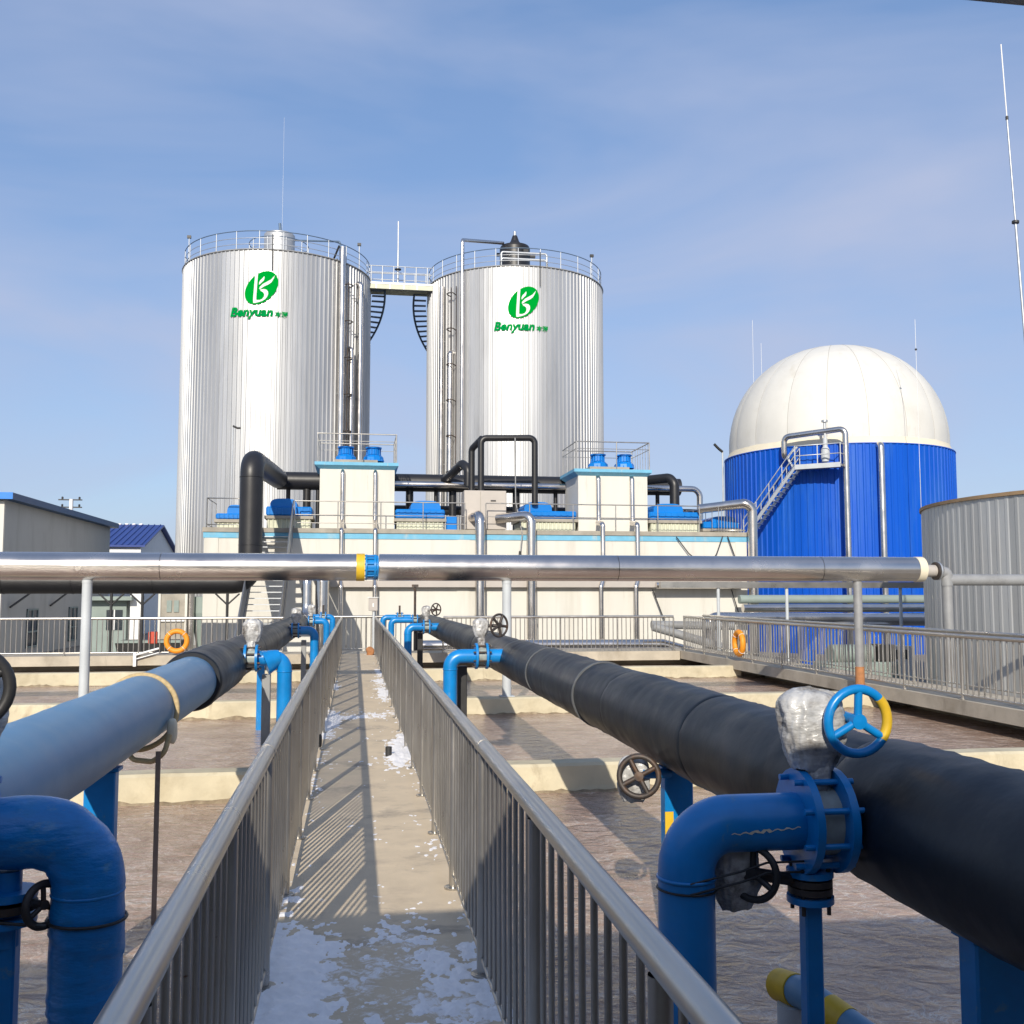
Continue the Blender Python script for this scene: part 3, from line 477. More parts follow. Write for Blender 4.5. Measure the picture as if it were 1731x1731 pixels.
def flange(mb, c, ax, r, th=0.028, seg=28): return mb.lathe([(r * 0.4, 0), (r, 0), (r, th), (r * 0.4, th)], c, ax, seg)
def wheel(parent, c, ax, r, m, spokes=4, tube=None, name='handwheel'):
    tube = tube or r * 0.12; c = Vector(c); ax = Vector(ax).normalized()
    w = part(name, MB().ring(c, ax, r, tube, 32, 10), m, parent)
    up = Vector((0, 0, 1)); u = ax.cross(up).normalized(); v = ax.cross(u)
    part('hub', MB().lathe([(0, -r * 0.12), (r * 0.24, -r * 0.12), (r * 0.24, r * 0.14), (0, r * 0.16)], c, ax, 16), m, w)
    for k in range(spokes):
        a = 2 * math.pi * k / spokes + 0.5; d = u * math.cos(a) + v * math.sin(a)
        part('spoke', MB().tube([c + d * r * 0.18, c + d * r * 0.97], r * 0.13, 8), m, w)
    return w
def drop(side, Y, Xd, Xh, Z, label, r=0.085, film=True, wheelm='iron', wh=0.16, bottom=-0.7, wrap=False, group=None, seed=1, filmscale=1.0, stem=0.22, off=0.37):
    """branch from the header towards the walkway, flanged valve, elbow and down pipe"""
    s = 1 if Xh > Xd else -1                       # towards header
    t = thing('branch_pipe', label, 'pipe', (Xd, Y, bottom), group)
    pm = 'bluewrap' if wrap else 'blue'
    xv = Xh - s * off
    bend = r * 1.6
    rf = None
    if wrap:
        rf = lambda L, a, p: r * (1 + 0.05 * noise.noise((p.x * 5, p.y * 5, p.z * 11)) + 0.06 * (0.5 - abs(noise.noise((p.x * 14 + p.z * 9, p.y * 6, p.z * 16 - p.x * 8)))) + (0.055 * ((-p.z * 4.3 + 0.15 * math.sin(a)) % 1.0) if p.z < Z - 0.2 else 0.02))
    part('elbow_pipe', MB().tube([(xv, Y, Z), (Xd, Y, Z), (Xd, Y, bottom)], r, 36, bend=bend, n=14, rf=rf, step=0.012 if wrap else 0.04), pm, t)
    part('weld_ring', MB().ring((Xd, Y, Z - bend - 0.02), (0, 0, 1), r * 1.0, 0.007, 28, 6), pm, t)
    v = part('valve_body', MB().lathe([(r * 0.5, 0), (r * 1.22, 0), (r * 1.22, 0.10), (r * 0.5, 0.10)], (xv + (0 if s > 0 else -0.10), Y, Z), (1, 0, 0), 28), 'rubberbody', t)
    for xf in (xv - 0.028, xv + 0.10) if s > 0 else (xv - 0.10 - 0.028, xv):
        part('flange', flange(MB(), (xf, Y, Z), (1, 0, 0), r * 1.85), 'blue', t)
    for k in range(8):
        a = 2 * math.pi * (k + 0.5) / 8; y, z = Y + r * 1.58 * math.cos(a), Z + r * 1.58 * math.sin(a)
        x0 = xv - 0.06 if s > 0 else xv - 0.16
        part('bolt', MB().tube([(x0, y, z), (x0 + 0.22, y, z)], 0.011, 8), 'blue' if wh > 0.15 else 'iron', v)
    part('neck', MB().tube([(xv + s * 0.15, Y, Z), (Xh, Y, Z)], r, 20), 'blue', t)
    xc = xv + s * 0.05
    part('valve_stem', MB().tube([(xc, Y, Z + r), (xc, Y, Z + r * 1.5 + stem)], 0.028, 10), 'iron', t)
    if film:
        part('film_wrap', MB().crumple((xc - s * 0.01, Y, Z + r * 1.5 + stem * 0.92), (0.115 * filmscale, 0.085 * filmscale, 0.13 * filmscale), seed), 'film', t, label='crumpled clear plastic wrapped round the valve gear')
        part('film_wrap', MB().crumple((xc, Y, Z + r * 1.55 + stem * 0.12), (0.055 * filmscale, 0.055 * filmscale, 0.10 * filmscale), seed + 3), 'film', t)
    return t, xv, xc
# near right drop
Y1 = 3.45
t, xv, xc = drop(1, Y1, 1.15, 2.0, 0.945, 'large blue elbow branch with blue handwheel, nearest on the right', r=0.098, wh=0.16, bottom=-0.75, seed=4, group='blue branch pipes', stem=0.20, off=0.415)
w = wheel(t, (xc + 0.105, Y1 - 0.12, 1.305), (0.03, -1, -0.05), 0.112, 'blue', 3, 0.0165)
wc = Vector((xc + 0.105, Y1 - 0.12, 1.305)); wax = Vector((0.03, -1, -0.05)).normalized(); wu = wax.cross(Vector((0, 0, 1))).normalized(); wv = wax.cross(wu)
arc = [wc + (wu * math.cos(a) + wv * math.sin(a)) * 0.108 for a in [R(-62 + 10 * k) for k in range(11)]]
dsel = 1 if arc[5].x > wc.x else -1
arc = [wc + (wu * math.cos(a) * dsel + wv * math.sin(a)) * 0.112 for a in [R(-45 + 8 * k) for k in range(11)]]
part('yellow_paint_patch', MB().tube(arc, 0.0180, 10), 'yellow', w, label='yellow painted part of the wheel rim')
part('wheel_shaft', MB().tube([(xc + 0.02, Y1, 1.30), (wc.x, Y1, 1.31), tuple(wc)], 0.02, 10, bend=0.03), 'blue', t)
chip = MB(); cv = []; 
for i in range(25):
    x = 1.28 + 0.25 * i / 24; wdt = 0.015 + 0.17 * abs(noise.noise((x * 47, 1, 2))) * math.sin(math.pi * i / 24); th = R(-9 + 9 * i / 24 + 2 * math.sin(i * 1.7))
    for q in (-1, 1): a_ = th + q * wdt; cv.append((x, Y1 - 0.1003 * math.cos(a_), 0.945 + 0.1003 * math.sin(a_)))
part('peeled_paint', chip.add(cv, [(2 * i, 2 * i + 2, 2 * i + 3, 2 * i + 1) for i in range(24)]), 'domeskirt', t, label='pale peeled streak in the blue paint')
# small drain valve below the near right branch
sv = part('drain_valve', MB().tube([(xv + 0.02, Y1, 0.86), (xv + 0.02, Y1, 0.70)], 0.04, 14), 'blue', t)
for z, r, m in ((0.755, 0.082, 'blue'), (0.725, 0.078, 'iron'), (0.698, 0.078, 'iron'), (0.665, 0.082, 'blue')): part('small_flange', flange(MB(), (xv + 0.02, Y1, z), (0, 0, 1), r, 0.022, 20), m, sv)
for k in range(4):
    a = math.pi / 4 + math.pi / 2 * k; part('small_bolt', MB().tube([(xv + 0.02 + 0.066 * math.cos(a), Y1 + 0.066 * math.sin(a), 0.63), (xv + 0.02 + 0.066 * math.cos(a), Y1 + 0.066 * math.sin(a), 0.795)], 0.008, 6), 'iron', sv)
part('drain_pipe', MB().box(xv - 0.012, xv + 0.052, Y1 - 0.03, Y1 + 0.03, -0.7, 0.662, 0.006), 'blue', t)
w2 = wheel(t, (xv - 0.20, Y1 - 0.02, 0.775), (-0.72, -0.69, 0.05), 0.088, 'dark', 3, 0.013, 'small_handwheel')
part('wheel_spindle', MB().tube([(xv + 0.02, Y1, 0.73), (xv - 0.20, Y1 - 0.02, 0.775)], 0.022, 10), 'iron', t)
part('film_wrap', MB().crumple((xv - 0.235, Y1 + 0.06, 0.775), (0.085, 0.07, 0.12), 9), 'film', t)
for z in (0.80, 0.765): part('tie_wire', MB().tube([(1.15 - 0.02, Y1 - 0.10, z - 0.03), (1.32, Y1 - 0.08, z), (1.42, Y1 - 0.06, z + 0.02), (xv, Y1 - 0.06, z + 0.02)], 0.004, 6), 'dark', t)
part('tie_wire', MB().ring((1.15, Y1, 0.73), (0.03, 0.02, 1), 0.101, 0.004, 28, 6), 'dark', t)
# second, smaller wrapped handwheel on the support post behind
t = thing('bleed_valve', 'small wrapped handwheel valve behind the near right elbow', 'valve', (1.84, 6.0, 0.6))
part('spindle', MB().tube([(1.90, 6.0, 0.66), (1.70, 5.9, 0.68)], 0.03, 10), 'blue', t)
wheel(t, (1.66, 5.82, 0.68), (-0.34, -0.93, 0.12), 0.115, 'iron', 4, 0.017)
part('film_wrap', MB().crumple((1.66, 5.95, 0.655), (0.095, 0.06, 0.125), 12), 'film', t)
# other right drops
t, xv, xc = drop(1, 12.25, 1.15, 2.0, 0.99, 'blue elbow branch with dark handwheel, second on the right', seed=5, wh=0.13, group='blue branch pipes', stem=0.24, off=0.52, filmscale=0.82)
wheel(t, (xc + 0.21, 12.2, 1.36), (0.55, -0.83, 0), 0.135, 'iron', 5, 0.014); part('wheel_shaft', MB().tube([(xc, 12.25, 1.35), (xc + 0.21, 12.2, 1.36)], 0.02, 8), 'iron', t)
t, xv, xc = drop(1, 22.1, 1.15, 2.0, 1.02, 'blue elbow branch with dark handwheel, third on the right', seed=6, wh=0.13, group='blue branch pipes', stem=0.24, off=0.5, filmscale=0.82)
wheel(t, (xc + 0.20, 22.0, 1.40), (0.55, -0.83, 0), 0.13, 'iron', 5, 0.014); part('wheel_shaft', MB().tube([(xc, 22.1, 1.38), (xc + 0.2, 22.0, 1.40)], 0.02, 8), 'iron', t)
t, xv, xc = drop(1, 28.6, 1.02, 2.0, 1.0, 'blue elbow branch at the far end on the right, tall iron spindle above', seed=7, wh=0.13, film=False, group='blue branch pipes')
part('tall_spindle', MB().tube([(xc, 28.6, 1.1), (xc, 28.6, 1.95)], 0.035, 10), 'iron', t); part('spindle_cap', MB().box(xc - 0.09, xc + 0.09, 28.55, 28.65, 1.93, 2.0), 'iron', t)
t, xv, xc = drop(1, 29.3, 0.80, 1.6, 1.06, 'small blue elbow branch furthest away on the right', r=0.08, seed=8, wh=0.13, film=False, group='blue branch pipes')
# left drops
t, xv, xc = drop(-1, 3.30, -0.79, LX, 1.03, 'large taped blue elbow branch, nearest on the left', r=0.101, wrap=True, wh=0.16, seed=2, bottom=-0.75, group='blue branch pipes', filmscale=1.05, stem=0.25)
wheel(t, (xc + 0.06, 3.2, 1.47), (0.3, -0.95, 0), 0.11, 'dark', 4, 0.018); part('wheel_shaft', MB().tube([(xc, 3.3, 1.44), (xc + 0.06, 3.2, 1.47)], 0.02, 8), 'iron', t)
sv = part('drain_valve', MB().tube([(-1.02, 3.3, 0.92), (-1.02, 3.3, 0.70)], 0.04, 14), 'blue', t)
for z, m in ((0.84, 'blue'), (0.805, 'iron'), (0.765, 'blue')): part('small_flange', flange(MB(), (-1.02, 3.3, z), (0, 0, 1), 0.085, 0.022, 20), m, sv)
part('drain_pipe', MB().box(-1.055, -0.985, 3.27, 3.33, -0.7, 0.76, 0.006), 'blue', t)
wheel(t, (-0.90, 3.24, 0.83), (0.8, -0.6, 0.1), 0.06, 'iron', 3, 0.012, 'small_handwheel'); part('wheel_spindle', MB().tube([(-1.02, 3.3, 0.83), (-0.90, 3.24, 0.83)], 0.014, 8), 'iron', t)
part('tie_wire', MB().ring((-0.79, 3.3, 0.77), (0.03, 0.02, 1), 0.113, 0.005, 28, 6), 'dark', t)
part('tie_wire', MB().tube([(-1.02, 3.22, 0.79), (-0.88, 3.20, 0.78)], 0.005, 6), 'dark', t)
t, xv, xc = drop(-1, 12.1, -0.80, LX, 1.0, 'blue elbow branch with white film lump, second on the left', seed=3, wh=0.13, group='blue branch pipes', filmscale=0.95)
part('loose_wrap', MB().tube([(-0.86, 12.1, 1.0), (-0.93, 12.08, 0.985), (-1.02, 12.06, 0.95)], 0.1, 20, rf=lambda L, a, p: 0.095 + 0.28 * L * (1 + 0.5 * noise.noise((a * 2, L * 9, 1))), step=0.02), 'blue', t, label='loose blue wrap at the elbow')
t, xv, xc = drop(-1, 20.9, -0.80, LX, 1.0, 'blue elbow branch with white film lump, third on the left', seed=11, wh=0.13, group='blue branch pipes', filmscale=0.9)
t, xv, xc = drop(-1, 28.3, -0.76, LX, 0.99, 'blue elbow branch, fourth on the left, by the far railing', seed=12, wh=0.13, group='blue branch pipes', filmscale=0.9)
t, xv, xc = drop(-1, 29.2, -0.62, -1.2, 1.08, 'small blue elbow branch furthest away on the left', r=0.08, seed=13, wh=0.13, film=False, group='blue branch pipes')
# header supports
def support(X, y, label, w, d, m, top, bot=-1.3, yellow=False, cap=True):
    t = thing('pipe_support', label, 'support', (X, y, bot), 'supports of the header pipes')
    part('column', MB().box(X - w / 2, X + w / 2, y - d / 2, y + d / 2, bot, top, 0.008), m, t)
    if cap: part('saddle_plate', MB().box(X - 0.11, X + 0.11, y - 0.06, y + 0.06, top, top + 0.02), m, t)
    if yellow: part('yellow_paint_patch', MB().box(X - w / 2 - 0.003, X - w / 2 + 0.05, y - d / 2 - 0.003, y - d / 2 + 0.001, 0.05, 0.42), 'yellow', t, label='yellow painted strip on the column edge')
    return t
support(2.02, 3.02, 'wide blue support column under the near right header pipe', 0.19, 0.10, 'blue', 0.66)
support(1.98, 6.1, 'blue support column with a yellow strip behind the near right elbow', 0.18, 0.10, 'blue', 0.67, yellow=True)
support(1.33, 12.6, 'dark support column beside the second right elbow', 0.12, 0.10, 'dark', 0.85, cap=False)
support(1.44, 22.5, 'dark support column beside the third right elbow', 0.12, 0.10, 'dark', 0.88, cap=False)
support(-1.5, 6.5, 'blue support column under the light blue pipe', 0.18, 0.10, 'blue', 0.68)
support(-1.02, 12.3, 'grey support column beside the second left elbow', 0.10, 0.10, 'greypaint', 0.80, cap=False)
support(-1.02, 21.1, 'grey support column beside the third left elbow', 0.10, 0.10, 'greypaint', 0.80, cap=False)
support(-1.5, 17.0, 'blue support column midway along the left header pipe', 0.12, 0.10, 'blue', 0.67)
# rope round the light blue pipe
t = thing('rope_sling', 'tan rope sling and brown strap hanging from the light blue pipe', 'rope', (LX, 7.3, 0.6))
part('sling', MB().ring((LX, 7.55, LZ - 0.02), (0.10, 1, -0.22), 0.262, 0.019, 44, 10), 'rope', t)
part('knot', MB().blob((-1.24, 7.35, 0.80), (0.035, 0.035, 0.085), 21, 0.15, 12, 16, 12), 'domeskirt', t)
part('loop', MB().tube([(-1.62, 7.5, 0.70), (-1.5, 7.4, 0.60), (-1.36, 7.3, 0.60), (-1.27, 7.25, 0.66), (-1.25, 7.3, 0.78)], 0.018, 10, bend=0.08), 'rope', t)
part('hanging_strap', MB().box(-1.322, -1.290, 7.22, 7.232, -0.6, 0.68), 'strap', t)
# striped standpipe low in the basin, bottom right
t = thing('standpipe', 'grey standpipe with blue and yellow elbow low beside the railing, bottom right', 'pipe', (2.17, 4.85, -0.9))
part('standpipe_shaft', MB().tube([(2.16, 4.87, -1.0), (2.16, 4.87, -0.27)], 0.075, 20), 'palepaint', t)
part('standpipe_collar', MB().ring((2.16, 4.87, -0.40), (0, 0, 1), 0.076, 0.006, 24, 6), 'greypaint', t)
part('slanting_pipe', MB().tube([(2.16, 4.97, -0.22), (2.19, 4.77, -0.19), (2.39, 4.2, -0.30), (2.74, 3.3, -0.50)], 0.075, 20, bend=0.15), 'ltblue', t)
part('yellow_tip', MB().tube([(2.155, 5.01, -0.23), (2.175, 4.85, -0.20)], 0.079, 20), 'yellow', t)
part('yellow_stripe', MB().tube([(2.235, 4.64, -0.215), (2.275, 4.53, -0.237)], 0.0785, 20), 'yellow', t)

# small things on the walkway
tag(part('dark_can', MB().lathe([(0, 0), (0.035, 0), (0.035, 0.10), (0.031, 0.10), (0.031, 0.02), (0, 0.02)], (0.38, 11.1, 0.0), seg=16), 'dark', None, at=(0.38, 11.1, 0)), 'small dark can standing on snow at the right of the walkway', 'can')
t = thing('rubble_lump', 'small rusty orange-brown lump at the far right end of the walkway', 'lump', (0.46, 29.2, 0)); part('lump', MB().blob((0.46, 29.2, 0.10), (0.12, 0.10, 0.12), 31, 0.35, 9, 14, 10), 'rust', t)
for x, y, z, lab in ((-0.36, 11.5, 0.12, 'black cable clip on the left railing foot, nearer one'), (-0.37, 18.9, 0.15, 'black cable clip on the left railing foot, farther one')):
    tag(part('cable_clip', MB().blob((x, y, z), (0.022, 0.03, 0.07), 41, 0.2, 9, 12, 8), 'dark', None, at=(x, y, z)), lab, 'clip')
t = thing('control_box', 'grey control box on a post at the far right end of the walkway', 'box', (0.55, 29.75, 0))
part('box_body', MB().box(0.40, 0.66, 29.70, 29.86, 1.24, 1.62, 0.01), 'box', t); part('box_roof', MB().box(0.37, 0.69, 29.67, 29.88, 1.622, 1.64), 'white', t)
part('box_label', MB().box(0.51, 0.55, 29.695, 29.70, 1.36, 1.46), 'white', t); part('box_post', MB().tube([(0.55, 29.78, 0), (0.55, 29.78, 1.24)], 0.035, 10), 'palepaint', t)

# life rings and red box
def liferingt(c, ax, label):
    t = thing('life_ring', label, 'life ring', c, 'orange life rings')
    part('ring_body', MB().ring(c, ax, 0.28, 0.075, 36, 12), 'orange', t)
    c = Vector(c); ax = Vector(ax); u = ax.cross(Vector((0, 0, 1))).normalized()
    for k in range(4):
        a = math.pi / 4 + k * math.pi / 2; d = u * math.cos(a) + Vector((0, 0, 1)) * math.sin(a)
        part('grab_band', MB().ring(c + d * 0.28, d.cross(ax), 0.078, 0.006, 18, 5), 'white', t)
liferingt((-4.98, 29.86, 0.40), (0, 1, 0), 'orange life ring hung on the far railing, left of the stairs')
liferingt((9.87, 25.1, 0.46), (1, 0, 0), 'orange life ring hung on the right-hand walkway railing')
tag(part('red_box', MB().box(-5.80, -5.55, 30.05, 30.15, 0.32, 0.66, 0.015), 'red', None, at=(-5.7, 30.1, 0.32)), 'red box on the far railing left of the life ring', 'box')
t = thing('white_bracket', 'white stand leaning out below the far railing, left of the orange ring', 'bracket', (-6.1, 29.85, 0))
part('leg', MB().box(-6.14, -6.06, 29.80, 29.86, -0.30, 0.10), 'white', t); part('arm', MB().tube([(-6.08, 29.83, 0.02), (-5.45, 29.83, 0.20)], 0.03, 8), 'white', t); part('arm', MB().tube([(-6.08, 29.83, -0.1), (-5.45, 29.83, 0.08)], 0.02, 8), 'galv', t)

# ------------------------------------------------------------------ white process building
BX0, BX1, BY, BZ = -5.47, 15.35, 38.0, 3.80
t = thing('process_building', 'long white flat-roofed building with a pale blue band along its top', 'building', (5, BY, GZ))
part('wall', MB().box(BX0, BX1, BY, 47.0, GZ, BZ), 'cream', t)
part('blue_band', MB().box(BX0 - 0.03, BX1 + 0.03, BY - 0.03, 47.03, BZ - 0.02, BZ + 0.19), 'skyband', t)
part('roof_slab', MB().box(BX0 - 0.06, BX1 + 0.06, BY - 0.07, 47.06, BZ + 0.192, BZ + 0.36), 'slabgrey', t)
part('wall_ledge', MB().box(-0.9, 15.0, BY - 0.30, BY - 0.01, 1.98, 2.22), 'box', t)
RZT = BZ + 0.36
for i, (x, z0) in enumerate(((-5.2, 0), (4.05, 0), (15.1, 0))): part('corner_pilaster', MB().box(x - 0.24, x + 0.24, BY - 0.025, BY + 0.1, GZ, BZ - 0.025), 'cream', t)

def penthouse(x0, x1, y0, y1, top, label, hoods):
    t = thing('roof_penthouse', label, 'penthouse', ((x0 + x1) / 2, y0, RZT), 'white roof blocks with blue hoods')
    part('wall', MB().box(x0, x1, y0, y1, RZT, top), 'cream', t)
    part('blue_cap', MB().add([(x0, y0, top), (x1, y0, top), (x1, y1, top), (x0, y1, top), (x0 - 0.2, y0 - 0.2, top + 0.14), (x1 + 0.14, y0 - 0.2, top + 0.14), (x1 + 0.14, y1 + 0.1, top + 0.14), (x0 - 0.2, y1 + 0.1, top + 0.14),
         (x0 - 0.2, y0 - 0.2, top + 0.26), (x1 + 0.14, y0 - 0.2, top + 0.26), (x1 + 0.14, y1 + 0.1, top + 0.26), (x0 - 0.2, y1 + 0.1, top + 0.26)],
         [(0, 1, 5, 4), (1, 2, 6, 5), (2, 3, 7, 6), (3, 0, 4, 7), (4, 5, 9, 8), (5, 6, 10, 9), (6, 7, 11, 10), (7, 4, 8, 11), (8, 9, 10, 11)]), 'skyband', t)
    z = top + 0.26
    part('plinth', MB().box(x0 + 0.55, x1 - 0.65, y0 + 0.3, y1 - 0.3, z, z + 0.16), 'slabgrey', t)
    for hx in hoods:
        prof = [(0.42, 0), (0.40, 0.16), (0.27, 0.28), (0.26, 0.50), (0.33, 0.52), (0.33, 0.57), (0, 0.60)]
        h = part('blue_hood', MB().lathe(prof, (hx, y0 + 0.9, z + 0.16), seg=10, smooth=False), 'hood', t)
        for k in range(10):
            a = 2 * math.pi * k / 10; part('rib', MB().tube([(hx + 0.41 * math.cos(a), y0 + 0.9 + 0.41 * math.sin(a), z + 0.18), (hx + 0.27 * math.cos(a), y0 + 0.9 + 0.27 * math.sin(a), z + 0.45), (hx + 0.27 * math.cos(a), y0 + 0.9 + 0.27 * math.sin(a), z + 0.66)], 0.022, 5), 'hood', h)
    # guard rail
    zz = z - 0.02; H = 1.12; xa, xb, ya, yb = x0 - 0.1, x1 + 0.06, y0 - 0.12, y1
    for p0, p1 in (((xa, ya), (xb, ya)), ((xa, ya), (xa, yb)), ((xb, ya), (xb, yb)), ((xa, yb), (xb, yb))):
        part('guard_rail', MB().tube([(*p0, zz + H), (*p1, zz + H)], 0.024, 8), 'rail', t)
        part('guard_rail', MB().tube([(*p0, zz + H * 0.75), (*p1, zz + H * 0.75)], 0.014, 6), 'rail', t)
    for px, py in ((xa, ya), (xb, ya), (xa, yb), (xb, yb), ((xa * 0.45 + xb * 0.55), ya)): part('guard_post', MB().tube([(px, py, zz), (px, py, zz + H)], 0.022, 8), 'rail', t)
    for k in range(9): part('guard_bar', MB().tube([(xa, ya + (yb - ya) * (k + 0.5) / 9, zz), (xa, ya + (yb - ya) * (k + 0.5) / 9, zz + H)], 0.011, 5), 'rail', t)
    for k in range(7): part('guard_bar', MB().tube([(xb, ya + (yb - ya) * (k + 0.5) / 7, zz), (xb, ya + (yb - ya) * (k + 0.5) / 7, zz + H)], 0.011, 5), 'rail', t)
    return t
penthouse(-1.38, 1.46, 38.9, 41.4, 6.50, 'white roof block on the left with two blue ventilator hoods', (-0.42, 0.66))
penthouse(8.72, 11.56, 38.9, 41.4, 6.42, 'white roof block on the right with two blue ventilator hoods', (9.75, 10.85))

def hood(name, label, x0, x1, y0, y1, zb, zc, zt, ribs=9, shift=0.25):
    """blue machine cover on a pale corrugated plinth"""
    t = thing(name, label, 'machine cover', ((x0 + x1) / 2, y0, RZT), 'blue machine covers on the roof')
    part('plinth', MB().box(x0 + 0.05, x1 - 0.05, y0 + 0.05, y1, RZT, zb), 'palesheet', t)
    n = max(4, int((x1 - x0) / 0.16))
    for k in range(n):
        x = x0 + 0.1 + (x1 - x0 - 0.2) * k / (n - 1); part('corrugation', MB().tube([(x, y0 + 0.05, RZT), (x, y0 + 0.05, zb)], 0.04, 6, caps=False), 'palesheet', t)
    part('deck_edge', MB().box(x0 - 0.05, x1 + 0.05, y0 - 0.04, y1 + 0.05, zb + 0.003, zb + 0.12), 'slabgrey', t)
    zb += 0.122
    part('lower_cover', MB().box(x0, x1, y0, y1, zb, zc, 0.05), 'hood', t)
    w = x1 - x0; a0, a1 = x0 + w * 0.08 + (w * shift if shift > 0 else 0), x1 - w * 0.08 + (w * shift if shift < 0 else 0)
    prof = []
    for k in range(13):
        a = math.pi * k / 12; c_, s_ = math.cos(a), math.sin(a)
        prof.append(((a0 + a1) / 2 - (a1 - a0) / 2 * math.copysign(abs(c_) ** 0.6, c_), zc - 0.03 + (zt - zc + 0.03) * abs(s_) ** 0.6))
    part('upper_cover', MB().prism(prof, lambda x, z: (x, y0 + 0.08, z), lambda x, z: (x, y1 - 0.2, z)), 'hood', t)
    for k in range(ribs):
        x = x0 + 0.12 + (w - 0.24) * k / (ribs - 1); part('rib', MB().box(x - 0.025, x + 0.025, y0 - 0.025, y0 + 0.002, zb + 0.03, zc - 0.03), 'hood', t)
    return t
hood('machine_cover', 'blue machine cover behind the stairs, left on the roof', -3.35, -1.65, 38.7, 40.6, 4.55, 5.02, 5.33, 7, -0.25)
hood('machine_cover', 'blue machine cover just right of the left roof block', 1.50, 3.40, 38.7, 40.6, 4.50, 4.98, 5.32, 8, 0.22)
hood('machine_cover', 'blue machine cover beside the silver elbow, left of the right roof block', 6.35, 8.62, 38.75, 40.6, 4.55, 4.98, 5.34, 9, -0.35)
hood('machine_cover', 'blue machine cover just right of the right roof block', 11.60, 13.70, 38.7, 40.6, 4.55, 5.00, 5.34, 8, -0.25)
hood('machine_cover', 'low blue machine cover at the right end of the roof', 13.8, 15.3, 38.6, 40.4, 4.22, 4.62, 4.85, 9, 0.15)
hood('machine_cover', 'small blue machine cover at the left end of the roof', -5.15, -4.1, 38.5, 40.0, 4.38, 4.72, 5.05, 6, 0.3)
tag(part('roof_box', MB().box(3.45, 3.85, 38.5, 38.9, RZT, 4.72, 0.03), 'hood', None, at=(3.6, 38.6, RZT)), 'small plain blue box beside the beige roof cabinet', 'box')
t = thing('roof_cabinet', 'beige steel cabinet standing at the middle of the roof edge', 'cabinet', (4.9, 38.3, RZT))
part('cabinet_body', MB().box(4.12, 5.76, 38.45, 39.6, RZT + 0.05, 5.72, 0.015), 'box', t); part('door_joint', MB().box(4.745, 4.765, 38.444, 38.45, RZT + 0.1, 5.68), 'slabgrey', t)
part('plinth', MB().box(4.18, 5.70, 38.5, 39.55, RZT, RZT + 0.05), 'slabgrey', t); part('handle', MB().box(5.15, 5.35, 38.43, 38.45, 5.30, 5.35), 'dark', t)

# roof edge railing
def pipe_rail(label, pts, z, H, levels, gap=1.6):
    t = thing('roof_railing', label, 'railing', (*pts[0], z), 'thin steel railings on the roof edge')
    for f in levels: part('rail', MB().tube([(x, y, z + H * f) for x, y in pts], 0.022 if f == 1 else 0.015, 8), 'rail', t)
    for (x0, y0), (x1, y1) in zip(pts, pts[1:]):
        n = max(1, round(math.hypot(x1 - x0, y1 - y0) / gap))
        for k in range(n + 1): x, y = x0 + (x1 - x0) * k / n, y0 + (y1 - y0) * k / n; part('post', MB().tube([(x, y, z), (x, y, z + H)], 0.02, 8), 'rail', t)
    return t
pipe_rail('thin roof railing left of the stair head', [(-5.4, 40.5), (-5.4, 38.05), (-3.9, 38.05)], RZT, 1.08, (1, 0.1))
pipe_rail('thin roof railing running between the stair head and the roof cabinet', [(-2.25, 38.02), (4.1, 38.02)], RZT, 1.02, (1, 0.5, 0.2))
pipe_rail('thin roof railing from the roof cabinet to the right end', [(4.9, 37.97), (13.4, 37.97)], RZT, 1.02, (1, 0.5), 1.55)
t = thing('roof_railing', 'dense roof railing at the right end beside the blue tank', 'railing', (13.4, 38, RZT), 'thin steel railings on the roof edge')
for f in (1, 0.08): part('rail', MB().tube([(13.4, 41.0, RZT + 1.0 * f), (14.2, 38.0, RZT + 1.0 * f), (15.3, 38.0, RZT + (1.08 if f == 1 else 0.08))], 0.028, 8), 'rail', t)
for k in range(16): x = 13.5 + 1.75 * k / 15; part('bar', MB().tube([(x, 38.0 if x > 14.2 else 38.0 + (14.2 - x) * 3.6, RZT), (x, 38.0 if x > 14.2 else 38.0 + (14.2 - x) * 3.6, RZT + 1.0)], 0.014, 6), 'rail', t)

# stairs up to the roof
t = thing('roof_stairs', 'steel stairs with solid grey sides climbing to the white roof', 'stairs', (-2.95, 31.3, GZ))
sx0, sx1 = -3.58, -2.34; sA = (31.2, -0.75); sB = (38.3, 4.15)
sl = (sB[1] - sA[1]) / (sB[0] - sA[0])
for x in (sx0, sx1):
    part('stringer', MB().prism([(sA[0], sA[1] - 0.3), (sB[0], sB[1] - 0.3), (sB[0], sB[1] + 0.12), (sA[0], sA[1] + 0.12)], lambda y, z, x=x: (x, y, z), lambda y, z, x=x: (x + 0.05, y, z)), 'greypaint', t)
    part('handrail', MB().tube([(x + 0.025, sA[0], sA[1] + 1.05), (x + 0.025, sB[0], sB[1] + 1.05)], 0.028, 8), 'rail', t)
    part('side_panel', MB().prism([(sA[0], sA[1] + 0.13), (sB[0], sB[1] + 0.13), (sB[0], sB[1] + 1.0), (sA[0], sA[1] + 1.0)], lambda y, z, x=x: (x + 0.02, y, z), lambda y, z, x=x: (x + 0.03, y, z)), 'greypaint', t)
N = 24
tm = unit(MB().box(0.055, sx1 - sx0 - 0.005, 0, 0.26, -0.03, 0.0), 'tread', 'galv')
for k in range(N):
    y = sA[0] + (sB[0] - sA[0]) * (k + 0.5) / N; inst('tread', tm, (sx0, y, sA[1] + sl * (y - sA[0])), t)
